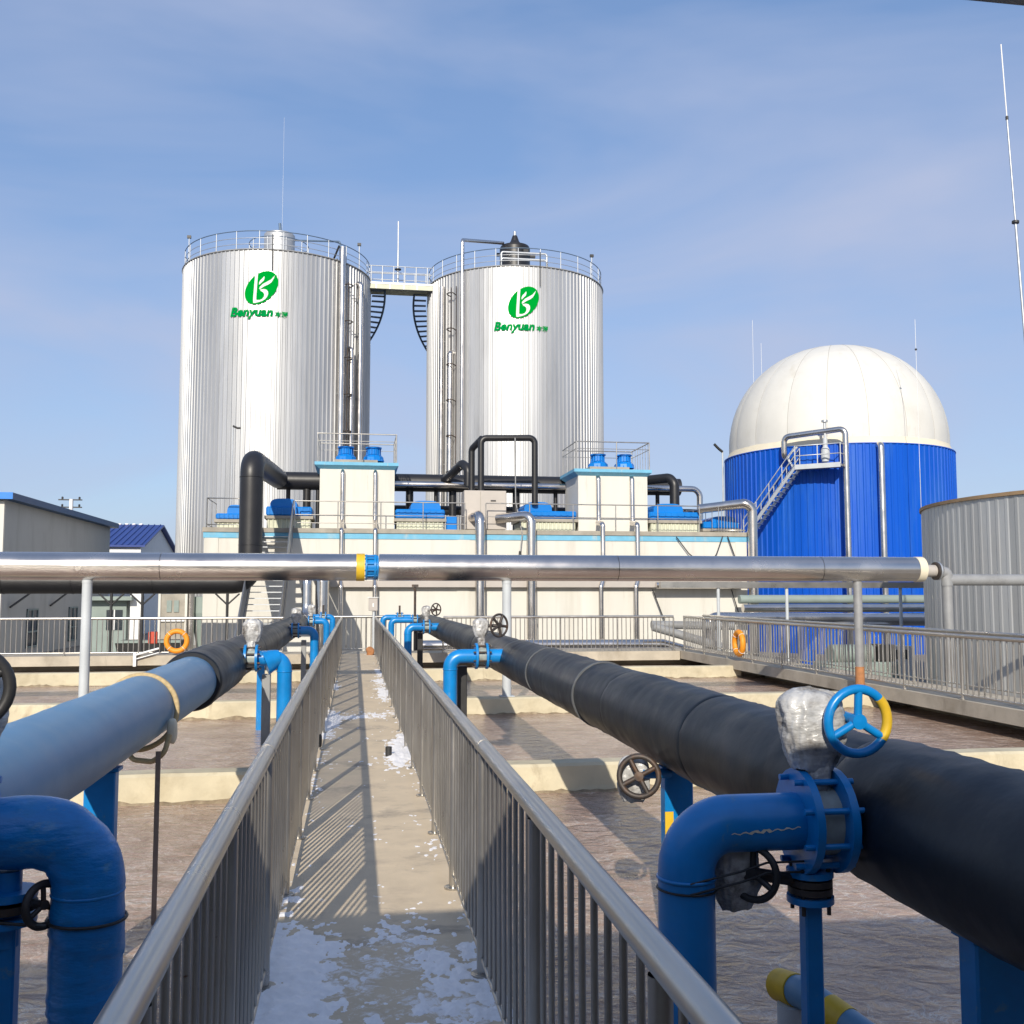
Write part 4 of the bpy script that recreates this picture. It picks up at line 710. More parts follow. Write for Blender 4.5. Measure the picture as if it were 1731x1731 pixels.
# silver pipes on the building front
def silver(name, label, pts, r, bend, group='silver pipes on the white building', m='pipeclad', cat='pipe', seg=18, extra=None):
    t = thing(name, label, cat, pts[-1], group); part('pipe_run', MB().tube(pts, r, seg, bend=bend, n=8), m, t)
    if extra:
        for (z, rr) in extra: part('pipe_collar', MB().lathe([(r * 0.9, 0), (rr, 0), (rr, 0.06), (r * 0.9, 0.06)], (pts[-1][0], pts[-1][1], z), seg=18), m, t)
    return t
silver('drain_pipe', 'silver pipe with a big elbow at the roof edge under the beige cabinet', [(4.3, 39.3, 4.62), (4.62, 37.45, 4.72), (4.62, 37.45, GZ)], 0.19, 0.35, extra=[(3.0, 0.205), (0.9, 0.205)])
silver('drain_pipe', 'silver pipe from an elbow beside the blue machine cover', [(5.4, 38.35, 4.62), (6.57, 37.45, 4.70), (6.57, 37.45, GZ)], 0.185, 0.3, extra=[(2.8, 0.2), (0.8, 0.2)])
for x, lab in ((-0.52, 'thin silver rainpipe on the left roof block, left one'), (0.72, 'thin silver rainpipe on the left roof block, right one')):
    silver('rain_pipe', lab, [(x, 38.92, 6.42), (x, 38.80, 6.36), (x, 38.78, 4.5), (x, 37.85, 4.10), (x, 37.82, 2.3), (x, 37.6, 2.0), (x, 37.6, GZ)], 0.085, 0.12)
for x, lab in ((9.42, 'thin silver rainpipe on the right roof block, left one'), (10.80, 'thin silver rainpipe on the right roof block, right one')):
    silver('rain_pipe', lab, [(x + 0.1, 38.92, 6.36), (x + 0.1, 38.80, 6.30), (x + 0.1, 38.78, 4.55), (x - 0.05, 38.3, 4.5), (x, 37.75, 4.42), (x, 37.72, 2.3), (x - 0.12, 37.6, 2.0), (x - 0.12, 37.6, GZ)], 0.10, 0.12)
silver('corner_pipe', 'silver pipe rounding the right roof corner beside the blue tank', [(13.6, 38.6, 5.12), (15.15, 37.6, 5.28), (15.42, 37.55, 5.1), (15.42, 37.55, GZ)], 0.19, 0.3)
silver('riser_pipe', 'thick silver riser behind the far end of the left header pipe', [(-1.06, 33.5, GZ), (-1.06, 33.5, 2.5), (-1.06, 37.9, 2.5)], 0.22, 0.4, extra=None)
silver('wall_pipe', 'pale horizontal pipe along the right part of the building front', [(11.4, 37.35, 2.06), (15.2, 37.35, 2.06)], 0.13, 0)
# cables
for i, pts in enumerate(([(12.4, 37.85, 3.95), (12.9, 37.85, 3.3), (13.5, 37.85, 2.85), (14.0, 37.85, 3.2), (14.3, 37.85, 4.0)], [(14.5, 37.85, 4.0), (15.0, 37.85, 2.6)], [(11.4, 37.8, 1.9), (11.9, 37.8, 0.6)], [(14.6, 37.8, 1.9), (15.0, 37.8, 0.6)])):
    tag(part('loose_cable', MB().tube(pts, 0.022, 6, bend=0.5), 'dark', None, at=pts[0]), ('drooping black cable loop on the white wall near the right corner', 'black cable slanting down the white wall at the right corner', 'thin cable on the white wall below the pale pipe', 'dark cable slanting below the pale pipe near the right corner')[i], 'cable', 'cables on the white wall')
t = thing('hanging_lamp_cord', 'thin cord with a lamp hanging in front of the roof edge', 'cord', (6.2, 38.4, 3)); part('cord', MB().tube([(6.1, 38.4, 7.8), (6.12, 38.4, 5.3), (6.3, 37.9, 4.0), (6.2, 37.8, 3.3)], 0.025, 6, bend=0.3), 'greypaint', t); part('lamp', MB().tube([(6.2, 37.8, 3.35), (6.17, 37.8, 3.05)], 0.05, 8), 'dark', t)

# black ducts
t = thing('black_duct', 'thick black duct rising in front of the left tank and bending over the roof', 'pipe', (-3.46, 34, GZ))
def brf(L, a, p): return 0.385 * (1 + 0.015 * noise.noise((p.x * 2, p.y * 2, p.z * 2)))
part('vertical_run', MB().tube([(-12.5, 34.4, 2.12), (-3.46, 34.4, 2.12), (-3.46, 34.4, 6.2), (-3.1, 40.9, 6.32)], 0.385, 32, bend=0.55, n=10, rf=brf, step=0.3), 'blackpaint', t)
for z in (5.62, 3.35): part('joint_ring', MB().ring((-3.46, 34.4, z), (0, 0, 1), 0.388, 0.012, 36, 6), 'blackpaint', t)
for x in (-11.1, -9.0, -6.5): part('joint_ring', MB().ring((x, 34.4, 2.12), (1, 0, 0), 0.388, 0.014, 36, 6), 'blackpaint', t)
t = thing('black_duct', 'long black duct running over the roof behind the white blocks', 'pipe', (4, 41.9, RZT))
part('horizontal_run', MB().tube([(-3.2, 41.9, 6.35), (13.9, 41.9, 6.35)], 0.37, 28, rf=lambda L, a, p: 0.37 * (1 + 0.012 * noise.noise((p.x * 2, a, 3))), step=0.5), 'blackpaint', t)
part('silver_pipe', MB().tube([(1.4, 41.3, 6.22), (14.6, 41.3, 6.22), (14.6, 41.3, 4.4)], 0.13, 16, bend=0.35), 'pipeclad', t)
for x in (-2.75, -2.0, -1.55, 2.2, 3.3, 4.0, 6.7, 7.5, 8.4, 11.75, 12.9): part('duct_leg', MB().tube([(x, 41.9, RZT), (x, 41.9, 6.1)], 0.16 if x in (-2.0, 2.2, 4.0, 6.7) else 0.09, 12), 'blackpaint', t)
part('drop_bend', MB().tube([(11.6, 41.5, 6.5), (12.9, 40.2, 6.55), (13.05, 40.0, 6.3), (13.05, 40.0, 5.0)], 0.2, 18, bend=0.3), 'blackpaint', t)
part('drop_bend', MB().tube([(3.6, 41.7, 6.4), (4.2, 40.0, 6.95), (4.4, 39.6, 6.7), (4.4, 39.6, 6.0)], 0.18, 18, bend=0.3), 'blackpaint', t)
part('lower_duct', MB().tube([(1.3, 43.0, 5.3), (15, 43.0, 5.3)], 0.2, 16), 'dark', t)
t = thing('black_goalpost_pipe', 'square black pipe loop rising from the beige roof cabinet', 'pipe', (5.8, 38.8, 5.7))
part('loop', MB().tube([(4.80, 38.7, 5.70), (4.80, 38.7, 7.80), (6.93, 38.7, 7.86), (6.93, 38.7, 5.2)], 0.125, 18, bend=0.22), 'blackpaint', t)
part('second_leg', MB().tube([(4.50, 39.3, 5.70), (4.50, 39.3, 7.45), (4.85, 38.75, 7.80)], 0.13, 18, bend=0.2), 'blackpaint', t)
# black Y-struts under the duct
for x, lab in ((-7.7, 'black Y-shaped strut under the left black duct, leftmost'), (-6.75, 'black Y-shaped strut under the left black duct, middle'), (-4.1, 'black Y-shaped strut under the left black duct, beside the stairs')):
    t = thing('duct_strut', lab, 'strut', (x, 33.9, GZ), 'struts under the black duct'); part('column', MB().tube([(x, 33.9, GZ), (x, 33.9, 1.75)], 0.045, 8), 'dark', t)
    for s in (-1, 1): part('brace', MB().tube([(x, 33.9, 1.38), (x + s * 0.38, 33.9, 1.74)], 0.03, 6), 'dark', t)

# ------------------------------------------------------------------ digester tanks
def clad_tank(t, cx, cy, Rr, z0, z1, nsheet, ribs, rh, m, phase=0.0):
    """vertical sheets, each one object, sharing one ribbed mesh"""
    da = 2 * math.pi / nsheet; vs = []; prof = []
    for k in range(ribs):
        a0 = da * k / ribs - da / 2; w = da / ribs
        prof += [(a0, 0), (a0 + w * 0.52, 0), (a0 + w * 0.62, rh), (a0 + w * 0.88, rh), (a0 + w * 0.98, 0)]
    prof.append((da / 2, 0))
    zz = [z0, z1]
    mb = MB()
    for (a, h), (b, g) in zip(prof, prof[1:]):
        q = [((Rr + h) * math.cos(a), (Rr + h) * math.sin(a)), ((Rr + g) * math.cos(b), (Rr + g) * math.sin(b))]
        mb.add([(q[0][0], q[0][1], 0), (q[1][0], q[1][1], 0), (q[1][0], q[1][1], z1 - z0), (q[0][0], q[0][1], z1 - z0)], [(0, 1, 2, 3)])
    me = unit(mb, 'cladding_sheet', m)
    for k in range(nsheet): inst('cladding_sheet', me, (cx, cy, z0), t, phase + da * k)
def ring_rail(t, cx, cy, Rr, z, H, npost, m='galv', levels=(1, 0.62, 0.3), r=0.028, skip=None):
    for f in levels: part('guard_ring', MB().ring((cx, cy, z + H * f), (0, 0, 1), Rr, r if f == 1 else r * 0.7, 96, 6), 'step' if f == 1 else m, t)
    pm = unit(MB().tube([(0, 0, 0), (0, 0, H)], r, 6), 'guard_post', m)
    for k in range(npost): a = 2 * math.pi * k / npost; inst('guard_post', pm, (cx + Rr * math.cos(a), cy + Rr * math.sin(a), z), t)
TZ = 22.38; TR = 6.0
def on(cx, cy, a, r, z): return (cx + r * math.cos(a), cy + r * math.sin(a), z)
def digester(cx, cy, label, face):
    t = thing('digester_tank', label, 'tank', (cx, cy, GZ), 'tall silver digester tanks')
    clad_tank(t, cx, cy, TR, GZ, TZ, 64, 2, 0.045, 'clad', random.random())
    part('roof_cone', MB().lathe([(TR + 0.02, TZ), (TR + 0.05, TZ + 0.02), (1.2, TZ + 1.1), (0, TZ + 1.15)], (cx, cy, 0), seg=64), 'galv', t)
    part('rim_flashing', MB().ring((cx, cy, TZ), (0, 0, 1), TR + 0.05, 0.045, 96, 8), 'greypaint', t)
    ring_rail(t, cx, cy, TR - 0.08, TZ + 0.02, 1.15, 26)
    return t
TL = (-5.23, 66.6); TRt = (10.66, 67.2)
def logo(t, cx, cy, am, zc, zt, xo=0.0):
    RL = TR + 0.075
    def wrap(x, z, d=0.0): a = am + x / RL; return ((RL + d) * math.cos(a) + cx, (RL + d) * math.sin(a) + cy, z)
    k = 0.00249; ox = 0.14 + xo
    # leaf-shaped disc, tilted
    mb = MB(); n = 56; rings = 7; vs = [wrap(ox, zc)]; ca, sa = math.cos(R(48)), math.sin(R(48))
    for j in range(1, rings + 1):
        for i in range(n):
            a = 2 * math.pi * i / n; u, v = 1.18 * math.cos(a) * j / rings, 0.80 * math.sin(a) * j / rings; vs.append(wrap(ox + u * ca - v * sa, zc + u * sa + v * ca))
    fs = [(0, 1 + i, 1 + (i + 1) % n) for i in range(n)] + [(1 + j * n + i, 1 + (j + 1) * n + i, 1 + (j + 1) * n + (i + 1) % n, 1 + j * n + (i + 1) % n) for j in range(rings - 1) for i in range(n)]
    L = part('emblem', mb.add(vs, fs), 'green', t)
    def poly(pts, nm):
        m2 = MB(); import mathutils
        P2 = [((x - 793) * k, (655 - y) * k) for x, y in pts]
        tess = mathutils.geometry.tessellate_polygon([[Vector((x, y, 0)) for x, y in P2]])
        m2.add([wrap(ox + x, zc + y, 0.018) for x, y in P2], [tuple(f) for f in tess]); part(nm, m2, 'logowhite', L)
    poly([(640, 372), (645, 330), (715, 285), (705, 420), (692, 640), (684, 800), (680, 940), (690, 965), (660, 1036), (610, 1036), (604, 960), (612, 800), (628, 560)], 'emblem_stem')
    poly([(862, 372), (868, 420), (850, 480), (800, 530), (745, 590), (740, 540), (765, 480), (815, 430)], 'emblem_leaf')
    poly([(1112, 342), (1080, 430), (1030, 520), (960, 575), (860, 625), (775, 690), (745, 690), (760, 640), (830, 565), (930, 505), (1020, 450), (1070, 390)], 'emblem_leaf')
    poly([(760, 705), (850, 690), (920, 705), (955, 750), (960, 810), (935, 880), (890, 940), (810, 990), (720, 1020), (650, 1036), (685, 962), (760, 962), (820, 935), (860, 880), (868, 820), (840, 770), (790, 745)], 'emblem_bowl')
    def text(s, size, x, z, shear, off, nm):
        c = bpy.data.curves.new('lettering', 'FONT'); c.body = s; c.size = size; c.shear = shear; c.offset = off; c.resolution_u = 3
        o = bpy.data.objects.new('lettering', c); COL.objects.link(o); bpy.context.view_layer.update()
        me = bpy.data.meshes.new_from_object(o.evaluated_get(bpy.context.evaluated_depsgraph_get())); bpy.data.objects.remove(o)
        xs = [v.co.x for v in me.vertices]; x0, x1 = min(xs), max(xs)
        return me, x0, x1, nm, z
    for s, size, xa, xb, shear, off, nm in (('Benyuan', 0.76, 40, 1080, 0.22, 0.030, 'company_name'), ('本源', 0.34, 1120, 1432, 0.0, 0.012, 'company_characters')):
        me, x0, x1, nm, z = text(s, size, 0, zt, shear, off, nm)
        A, B = (xa - 793) * k, (xb - 793) * k; m2 = MB()
        vs = [wrap(ox + A + (v.co.x - x0) / (x1 - x0) * (B - A), zt - 0.27 + v.co.y * (0.98 if nm == 'company_name' else 1.05), 0.01) for v in me.vertices]
        m2.add(vs, [tuple(p.vertices) for p in me.polygons]); part(nm, m2, 'greentext', t); bpy.data.meshes.remove(me)
tl = digester(*TL, 'tall silver ribbed digester tank on the left with green emblem and silver turret', 0)
tr = digester(*TRt, 'tall silver ribbed digester tank on the right with green emblem and dark turret', 0)
def face(c, x, z=0):                                         # angle on the tank where a given x lies, camera side
    return -math.acos(max(-1, min(1, (x - c[0]) / TR)))
logo(tl, *TL, face(TL, -5.90), 20.0, 18.55)
logo(tr, *TRt, face(TRt, 10.12), 20.0, 18.50)
# turrets
part('turret', MB().lathe([(1.0, TZ + 0.9), (1.0, TZ + 3.0), (0.95, TZ + 3.06), (0.4, TZ + 3.22), (0, TZ + 3.25)], (TL[0], TL[1], 0), seg=36), 'clad', tl)
part('turret_hook', MB().tube([(TL[0] + 0.05, TL[1], TZ + 3.2), (TL[0], TL[1], TZ + 3.85)], 0.09, 8), 'step', tl)
part('turret_platform', MB().lathe([(0.9, TZ + 1.0), (1.9, TZ + 1.0), (1.9, TZ + 1.1), (0.9, TZ + 1.1)], (TL[0], TL[1] - 0.3, 0), seg=24), 'galv', tl)
ring_rail(tl, TL[0], TL[1] - 0.3, 1.9, TZ + 1.1, 1.1, 10, levels=(1, 0.5))
part('roof_pipe', MB().tube([(TL[0] + 1.0, TL[1], TZ + 2.75), (TL[0] + 4.0, TL[1] - 1.5, TZ + 2.3), (TL[0] + 4.0, TL[1] - 1.5, TZ + 0.5)], 0.06, 8, bend=0.2), 'step', tl)
part('turret', MB().lathe([(1.05, TZ + 0.9), (1.05, TZ + 3.15), (0.98, TZ + 3.3), (0.5, TZ + 3.42), (0.3, TZ + 3.7), (0.16, TZ + 4.1), (0, TZ + 4.1)], (TRt[0], TRt[1], 0), seg=36), 'blackpaint', tr)
part('turret_pin', MB().tube([(TRt[0], TRt[1], TZ + 4.05), (TRt[0], TRt[1], TZ + 4.4)], 0.10, 8), 'galv', tr)
for k in range(6): a = R(60 * k); part('turret_lug', MB().box(TRt[0] + 1.0 * math.cos(a) - 0.08, TRt[0] + 1.35 * math.cos(a) + 0.08, TRt[1] + 1.2 * math.sin(a) - 0.1, TRt[1] + 1.2 * math.sin(a) + 0.1, TZ + 2.6, TZ + 2.8), 'blackpaint', tr)
xl, xr_ = TRt[0] - 1.55, TRt[0] + 1.45
for f in (0, 0.42): part('turret_frame', MB().tube([(xl, TRt[1] - 4.2, TZ + 0.1), (xl, TRt[1] - 4.2, TZ + 1.45 - f), (xr_, TRt[1] - 4.2, TZ + 1.45 - f), (xr_, TRt[1] - 4.2, TZ + 0.1)], 0.07, 8, bend=0.15), 'galv', tr)
part('roof_pipe', MB().tube([(TRt[0] - 0.9, TRt[1] - 0.4, TZ + 3.4), (6.55, 62.6, TZ + 1.95), (6.52, 62.45, TZ + 1.8), (6.5, 62.45, 4.5)], 0.12, 12, bend=0.25), 'pipeclad', tr)
# vertical pipes on tank sides
def wallpipe(t, c, x, z1, z0, r, m='pipeclad', off=0.28, top=None, nm='side_pipe'):
    a = face(c, x); p = on(*c, a, TR + off, z1); pts = [p, (p[0], p[1], z0)]
    if top == 'in': q = on(*c, a, TR - 0.1, z1); pts = [q] + pts
    o = part(nm, MB().tube(pts, r, 12, bend=0.25), m, t)
    for z in range(int(z0) + 2, int(z1), 4): part('pipe_bracket', MB().tube([on(*c, a, TR, z), (p[0], p[1], z)], 0.05, 6), 'galv', o)
    return a
wallpipe(tl, TL, -1.22, 23.2, 4.5, 0.20, off=0.32)
wallpipe(tl, TL, -0.62, 17.0, 4.5, 0.15, off=0.30, top='in')
wallpipe(tl, TL, -0.12, 21.35, 4.5, 0.19, off=0.30, top='in')
wallpipe(tr, TRt, 5.55, 21.6, 4.5, 0.17, off=0.25)
wallpipe(tr, TRt, 6.02, 17.1, 4.5, 0.20, off=0.25, top='in')
part('roof_pipe', MB().tube([(TL[0] + 3.9, TL[1] - 4.2, TZ + 0.2), (TL[0] + 3.6, TL[1] - 4.3, TZ - 0.0), (TL[0] + 4.0, TL[1] - 4.75, TZ + 0.9)], 0.06, 8), 'dark', tl)
# caged ladders between the pipes
def ladder(t, c, x, z0, z1):
    a = face(c, x); d = 0.22 / TR
    l = part('ladder', MB().tube([on(*c, a - d, TR + 0.15, z0), on(*c, a - d, TR + 0.15, z1)], 0.03, 6), 'iron', t); part('ladder_rail', MB().tube([on(*c, a + d, TR + 0.15, z0), on(*c, a + d, TR + 0.15, z1)], 0.03, 6), 'iron', l)
    z = z0 + 1.0
    while z < z1:
        part('cage_hoop', MB().tube([on(*c, a - d, TR + 0.15, z), on(*c, a - d * 1.3, TR + 0.6, z + 0.1), on(*c, a + d * 1.3, TR + 0.6, z + 0.1), on(*c, a + d, TR + 0.15, z)], 0.035, 6, bend=0.2), 'iron', l); z += 2.3
    return l
ladder(tl, TL, -0.90, 6, 21.2); ladder(tr, TRt, 6.15, 6, 21.4)
# float gauge line on the front of each tank
for t_, c, x in ((tl, TL, -5.15), (tr, TRt, 11.3)): a = face(c, x); part('gauge_line', MB().tube([on(*c, a, TR + 0.12, TZ + 0.9), on(*c, a, TR + 0.12, TZ - 1.3)], 0.03, 6), 'dark', t_)
# spiral stairs behind
def spiral(t, c, a0, s):
    for k in range(30):
        a = a0 + s * R(3.5) * k; z = 21.9 - 0.25 * k; d = R(2.7)
        part('stair_tread', MB().add([on(*c, a, TR + 0.12, z), on(*c, a, TR + 0.95, z), on(*c, a + s * d, TR + 0.95, z), on(*c, a + s * d, TR + 0.12, z)] + [on(*c, a, TR + 0.12, z - 0.05), on(*c, a, TR + 0.95, z - 0.05), on(*c, a + s * d, TR + 0.95, z - 0.05), on(*c, a + s * d, TR + 0.12, z - 0.05)],
             [(0, 1, 2, 3), (7, 6, 5, 4), (0, 4, 5, 1), (1, 5, 6, 2), (2, 6, 7, 3), (3, 7, 4, 0)]), 'step', t)
    part('stair_stringer', MB().tube([on(*c, a0 + s * R(3.5) * k, TR + 0.97, 21.85 - 0.25 * k) for k in range(30)], 0.07, 6), 'step', t)
spiral(tl, TL, R(-4), 1); spiral(tr, TRt, R(184), -1)
# bridge
t = thing('tank_bridge', 'steel footbridge with railings joining the two silver tanks at the top', 'bridge', (2.65, 66.2, 21.9))
part('bridge_deck', MB().box(0.55, 4.85, 65.5, 66.9, 22.12, 22.24), 'galv', t)
for y in (65.5, 66.82): part('bridge_beam', MB().box(0.55, 4.85, y, y + 0.08, 21.80, 22.10), 'palesheet', t)
for y in (65.54, 66.86):
    for f in (1.1, 0.6): part('bridge_rail', MB().tube([(0.6, y, 22.24 + f), (4.8, y, 22.24 + f)], 0.03, 6), 'galv', t)
    for k in range(6): part('bridge_post', MB().tube([(0.8 + k * 0.74, y, 22.2), (0.8 + k * 0.74, y, 23.34)], 0.035, 6), 'galv', t)
for k in range(4): part('bridge_rib', MB().box(1.1 + 0.9 * k, 1.18 + 0.9 * k, 65.47, 65.5, 21.80, 22.10), 'galv', t)
def mast(label, x, y, z0, z1, r, m='galv', ball=None):
    t = thing('lightning_rod', label, 'mast', (x, y, z0), 'lightning rods'); part('rod', MB().tube([(x, y, z0), (x, y, z0 + (z1 - z0) * 0.55)], r, 8), m, t); part('rod_tip', MB().tube([(x, y, z0 + (z1 - z0) * 0.55), (x, y, z1)], r * 0.6, 6), 'white', t)
    if ball: part('collar', MB().lathe([(0, -0.06), (r * 3.2, -0.03), (r * 3.2, 0.03), (0, 0.06)], (x, y, ball), seg=10), 'dark', t)
    return t
mast('white lightning rod standing on the bridge between the silver tanks', 2.57, 66.0, 22.2, 26.6, 0.07, ball=23.3)
mast('thin white lightning rod high above the left silver tank', TL[0] + 0.05, 68.0, 25.4, 34.2, 0.008)
for t_, c, xs in ((tl, TL, (-10.6, 0.0)), (tr, TRt, (15.3,))):
    for x in xs:
        yy = c[1] - math.sqrt(max(0.2, TR * TR - (x - c[0]) ** 2)) * 0.9; l = part('floodlight_pole', MB().tube([(x, yy, TZ), (x, yy, TZ + 1.75)], 0.03, 6), 'galv', t_); part('floodlight', MB().box(x - 0.12, x + 0.12, yy - 0.08, yy + 0.08, TZ + 1.68, TZ + 1.85), 'dark', l)
t = thing('lamp_pole', 'thin lamp pole on the roof in front of the left silver tank', 'lamp', (-4.55, 40.0, RZT)); part('pole', MB().tube([(-4.78, 40, RZT), (-4.78, 40, 8.25)], 0.025, 8), 'galv', t); part('lamp_head', MB().tube([(-4.78, 40, 8.25), (-4.6, 40, 8.17), (-4.48, 40, 8.18)], 0.04, 8), 'dark', t)

# ------------------------------------------------------------------ blue gas holder with white dome
GC = (26.82, 52.99); GR = 6.15; GT = 9.30
t = thing('gas_holder', 'blue ribbed gas holder tank with a white membrane dome', 'tank', (*GC, GZ))
clad_tank(t, *GC, GR, GZ, GT, 56, 2, 0.04, 'bluetank', 0.1)
part('tank_top', MB().lathe([(GR, GT), (GR + 0.06, GT + 0.0), (GR + 0.06, GT + 0.05), (GR - 0.4, GT + 0.1), (0, GT + 0.1)], (*GC, 0), seg=64), 'bluetank', t)
part('dome_skirt', MB().lathe([(GR - 0.02, GT + 0.02), (GR - 0.08, GT + 0.12), (GR - 0.22, GT + 0.42), (GR - 0.3, GT + 0.42)], (*GC, 0), seg=72), 'domeskirt', t)
ng = 18; DR = GR - 0.25; DH = 5.98
def dome_pt(a, th, bul=0.0):
    rr = DR * (math.cos(th) ** 0.92) * (1 + 0.02 * math.sin(2 * th)); return ((rr + bul * math.cos(th)) * math.cos(a), (rr + bul * math.cos(th)) * math.sin(a), DH * math.sin(th))
mb = MB(); nu, nv = 8, 18; da = 2 * math.pi / ng
vs = []
for j in range(nv + 1):
    th = R(89.6) * j / nv
    for i in range(nu + 1): vs.append(dome_pt(-da / 2 + da * i / nu, th, 0.035 * (1 - (2 * i / nu - 1) ** 4)))
gm = unit(mb.add(vs, [(j * (nu + 1) + i, j * (nu + 1) + i + 1, (j + 1) * (nu + 1) + i + 1, (j + 1) * (nu + 1) + i) for j in range(nv) for i in range(nu)], True), 'dome_gore', 'dome')
sm_ = unit(MB().tube([dome_pt(0, R(89) * j / 18, 0.0) for j in range(19)], 0.014, 6), 'dome_seam', 'seam')
for k in range(ng):
    g = inst('dome_gore', gm, (*GC, GT + 0.40), t, 0.16 + da * k); inst('dome_seam', sm_, (*GC, GT + 0.40), t, 0.16 + da * (k + 0.5))
def gpt(px, r=0.0):                                            # point on the holder wall facing the camera
    pass
def gface(ang, r, z): a = R(ang); return (GC[0] + r * math.cos(a), GC[1] + r * math.sin(a), z)
ST, SBm = -134.5, -160.0                                         # platform and stair foot angles
pw = 2.0
ta = R(-130); tx, ty = -math.sin(ta), math.cos(ta); nx, ny = math.cos(ta), math.sin(ta)
def loc(s, o, z): return (GC[0] + nx * (GR + o) + tx * s, GC[1] + ny * (GR + o) + ty * s, z)
s0, s1 = -0.35, 1.9
def lbox(sa, sb, oa, ob, z0, z1):
    vs = [loc(s, o, z) for z in (z0, z1) for s, o in ((sa, oa), (sb, oa), (sb, ob), (sa, ob))]; return MB().add(vs, [(0, 3, 2, 1), (4, 5, 6, 7), (0, 1, 5, 4), (1, 2, 6, 5), (2, 3, 7, 6), (3, 0, 4, 7)])
st = thing('holder_stairs', 'steel stairs and landing on the side of the blue gas holder', 'stairs', loc(-3, 0.5, GZ))
part('landing', lbox(s0, s1, 0.1, 1.1, 8.05, 8.17), 'galv', st)
part('landing_edge', lbox(s0, s1, 1.1, 1.14, 7.98, 8.22), 'palepaint', st)
fs_, fz = -3.1, 4.55
for o_ in (0.2, 1.05):
    part('stringer', MB().add([loc(fs_, o_, fz - 0.12), loc(s0, o_, 8.0), loc(s0, o_, 8.22), loc(fs_, o_, fz + 0.12), loc(fs_, o_ + 0.05, fz - 0.12), loc(s0, o_ + 0.05, 8.0), loc(s0, o_ + 0.05, 8.22), loc(fs_, o_ + 0.05, fz + 0.12)], [(0, 1, 2, 3), (7, 6, 5, 4), (0, 4, 5, 1), (3, 2, 6, 7), (0, 3, 7, 4), (1, 5, 6, 2)]), 'galv', st)
    for h in (1.0, 0.55): part('handrail', MB().tube([loc(fs_, o_, fz + h), loc(s0, o_, 8.17 + h)], 0.028, 6), 'galv', st)
    for k in range(5): f = k / 4; part('baluster', MB().tube([loc(fs_ + (s0 - fs_) * f, o_, fz + (8.17 - fz) * f), loc(fs_ + (s0 - fs_) * f, o_, fz + (8.17 - fz) * f + 1.0)], 0.028, 6), 'galv', st)
for k in range(16): f = (k + 0.5) / 16; s_ = fs_ + (s0 - fs_) * f; z_ = fz + (8.1 - fz) * f; part('tread', lbox(s_, s_ + 0.2, 0.26, 1.04, z_, z_ + 0.03), 'galv', st)
for h in (1.0, 0.5): part('landing_rail', MB().tube([loc(s0, 1.1, 8.17 + h), loc(s1, 1.1, 8.17 + h), loc(s1, 0.15, 8.17 + h)], 0.028, 6), 'galv', st)
for s_ in (s0, (s0 + s1) / 2, s1): part('landing_post', MB().tube([loc(s_, 1.1, 8.17), loc(s_, 1.1, 9.2)], 0.03, 6), 'palepaint', st)
part('guard_hoop', MB().tube([loc(s0, 0.6, 9.2), loc(s0 - 0.55, 0.6, 8.7), loc(s0 - 0.2, 0.6, 8.1)], 0.06, 8, bend=0.3), 'palepaint', st)
part('ladder_leg', MB().tube([loc(fs_, 0.6, fz), loc(fs_ + 0.9, 0.3, 3.0)], 0.03, 6), 'galv', st)
t2 = thing('holder_vent_pipe', 'silver pipe looping over the landing and down the blue gas holder', 'pipe', loc(2.1, 0.5, GZ))
part('loop', MB().tube([loc(-1.05, 0.1, 8.7), loc(-1.05, 0.5, 8.75), loc(-1.05, 0.5, 9.78), loc(2.05, 0.6, 9.95), loc(2.05, 0.55, GZ)], 0.15, 16, bend=0.3), 'pipeclad', t2)
part('relief_valve', MB().lathe([(0.0, 8.35), (0.18, 8.35), (0.18, 8.45), (0.22, 8.5), (0.22, 8.95), (0.12, 9.1), (0.12, 9.55), (0.0, 9.55)], loc(1.05, 0.6, 0), seg=14), 'palepaint', t2)
part('relief_stack', MB().tube([loc(1.05, 0.6, 9.5), loc(1.05, 0.6, 10.35)], 0.07, 8), 'galv', t2); part('stack_cap', MB().lathe([(0, 10.35), (0.16, 10.35), (0.16, 10.45), (0, 10.5)], loc(1.05, 0.6, 0), seg=10), 'galv', t2)
t3 = thing('holder_down_pipe', 'plain silver pipe down the right side of the blue gas holder', 'pipe', gface(-88, GR + 0.3, GZ)); p = gface(-97.5, GR + 0.32, 9.2)
part('pipe_run', MB().tube([gface(-97.5, GR - 0.05, 9.2), p, (p[0], p[1], GZ)], 0.17, 16, bend=0.25), 'pipeclad', t3)
p = gface(-203, GR + 0.15, 0); t4 = thing('holder_lamp_pole', 'thin pole with a black lamp at the left edge of the blue gas holder', 'lamp', (p[0], p[1], GZ)); part('pole', MB().tube([(p[0], p[1], GZ), (p[0], p[1], 10.0)], 0.05, 8), 'palepaint', t4); part('lamp_head', MB().tube([(p[0], p[1], 9.95), (p[0] - 0.25, p[1], 10.15), (p[0] - 0.5, p[1], 10.4)], 0.08, 8), 'dark', t4)
mast('thin lightning rod left of the white dome, taller one', 24.9 * 1.1, 66.0, -1.3, 20.9, 0.02)
mast('thin lightning rod left of the white dome, shorter one', 25.45 * 1.12, 67.2, -1.3, 19.6, 0.02)
mast('thin lightning rod in front of the right part of the white dome', 27.1, 45.0, -1.3, 15.2, 0.018, ball=13.7)
t = thing('tall_antenna', 'tall leaning antenna mast at the right edge of the picture', 'mast', (18.8, 25.0, 4.1)); base = Vector((18.55, 25, 4.2)); tip = Vector((17.98, 25, 17.33))
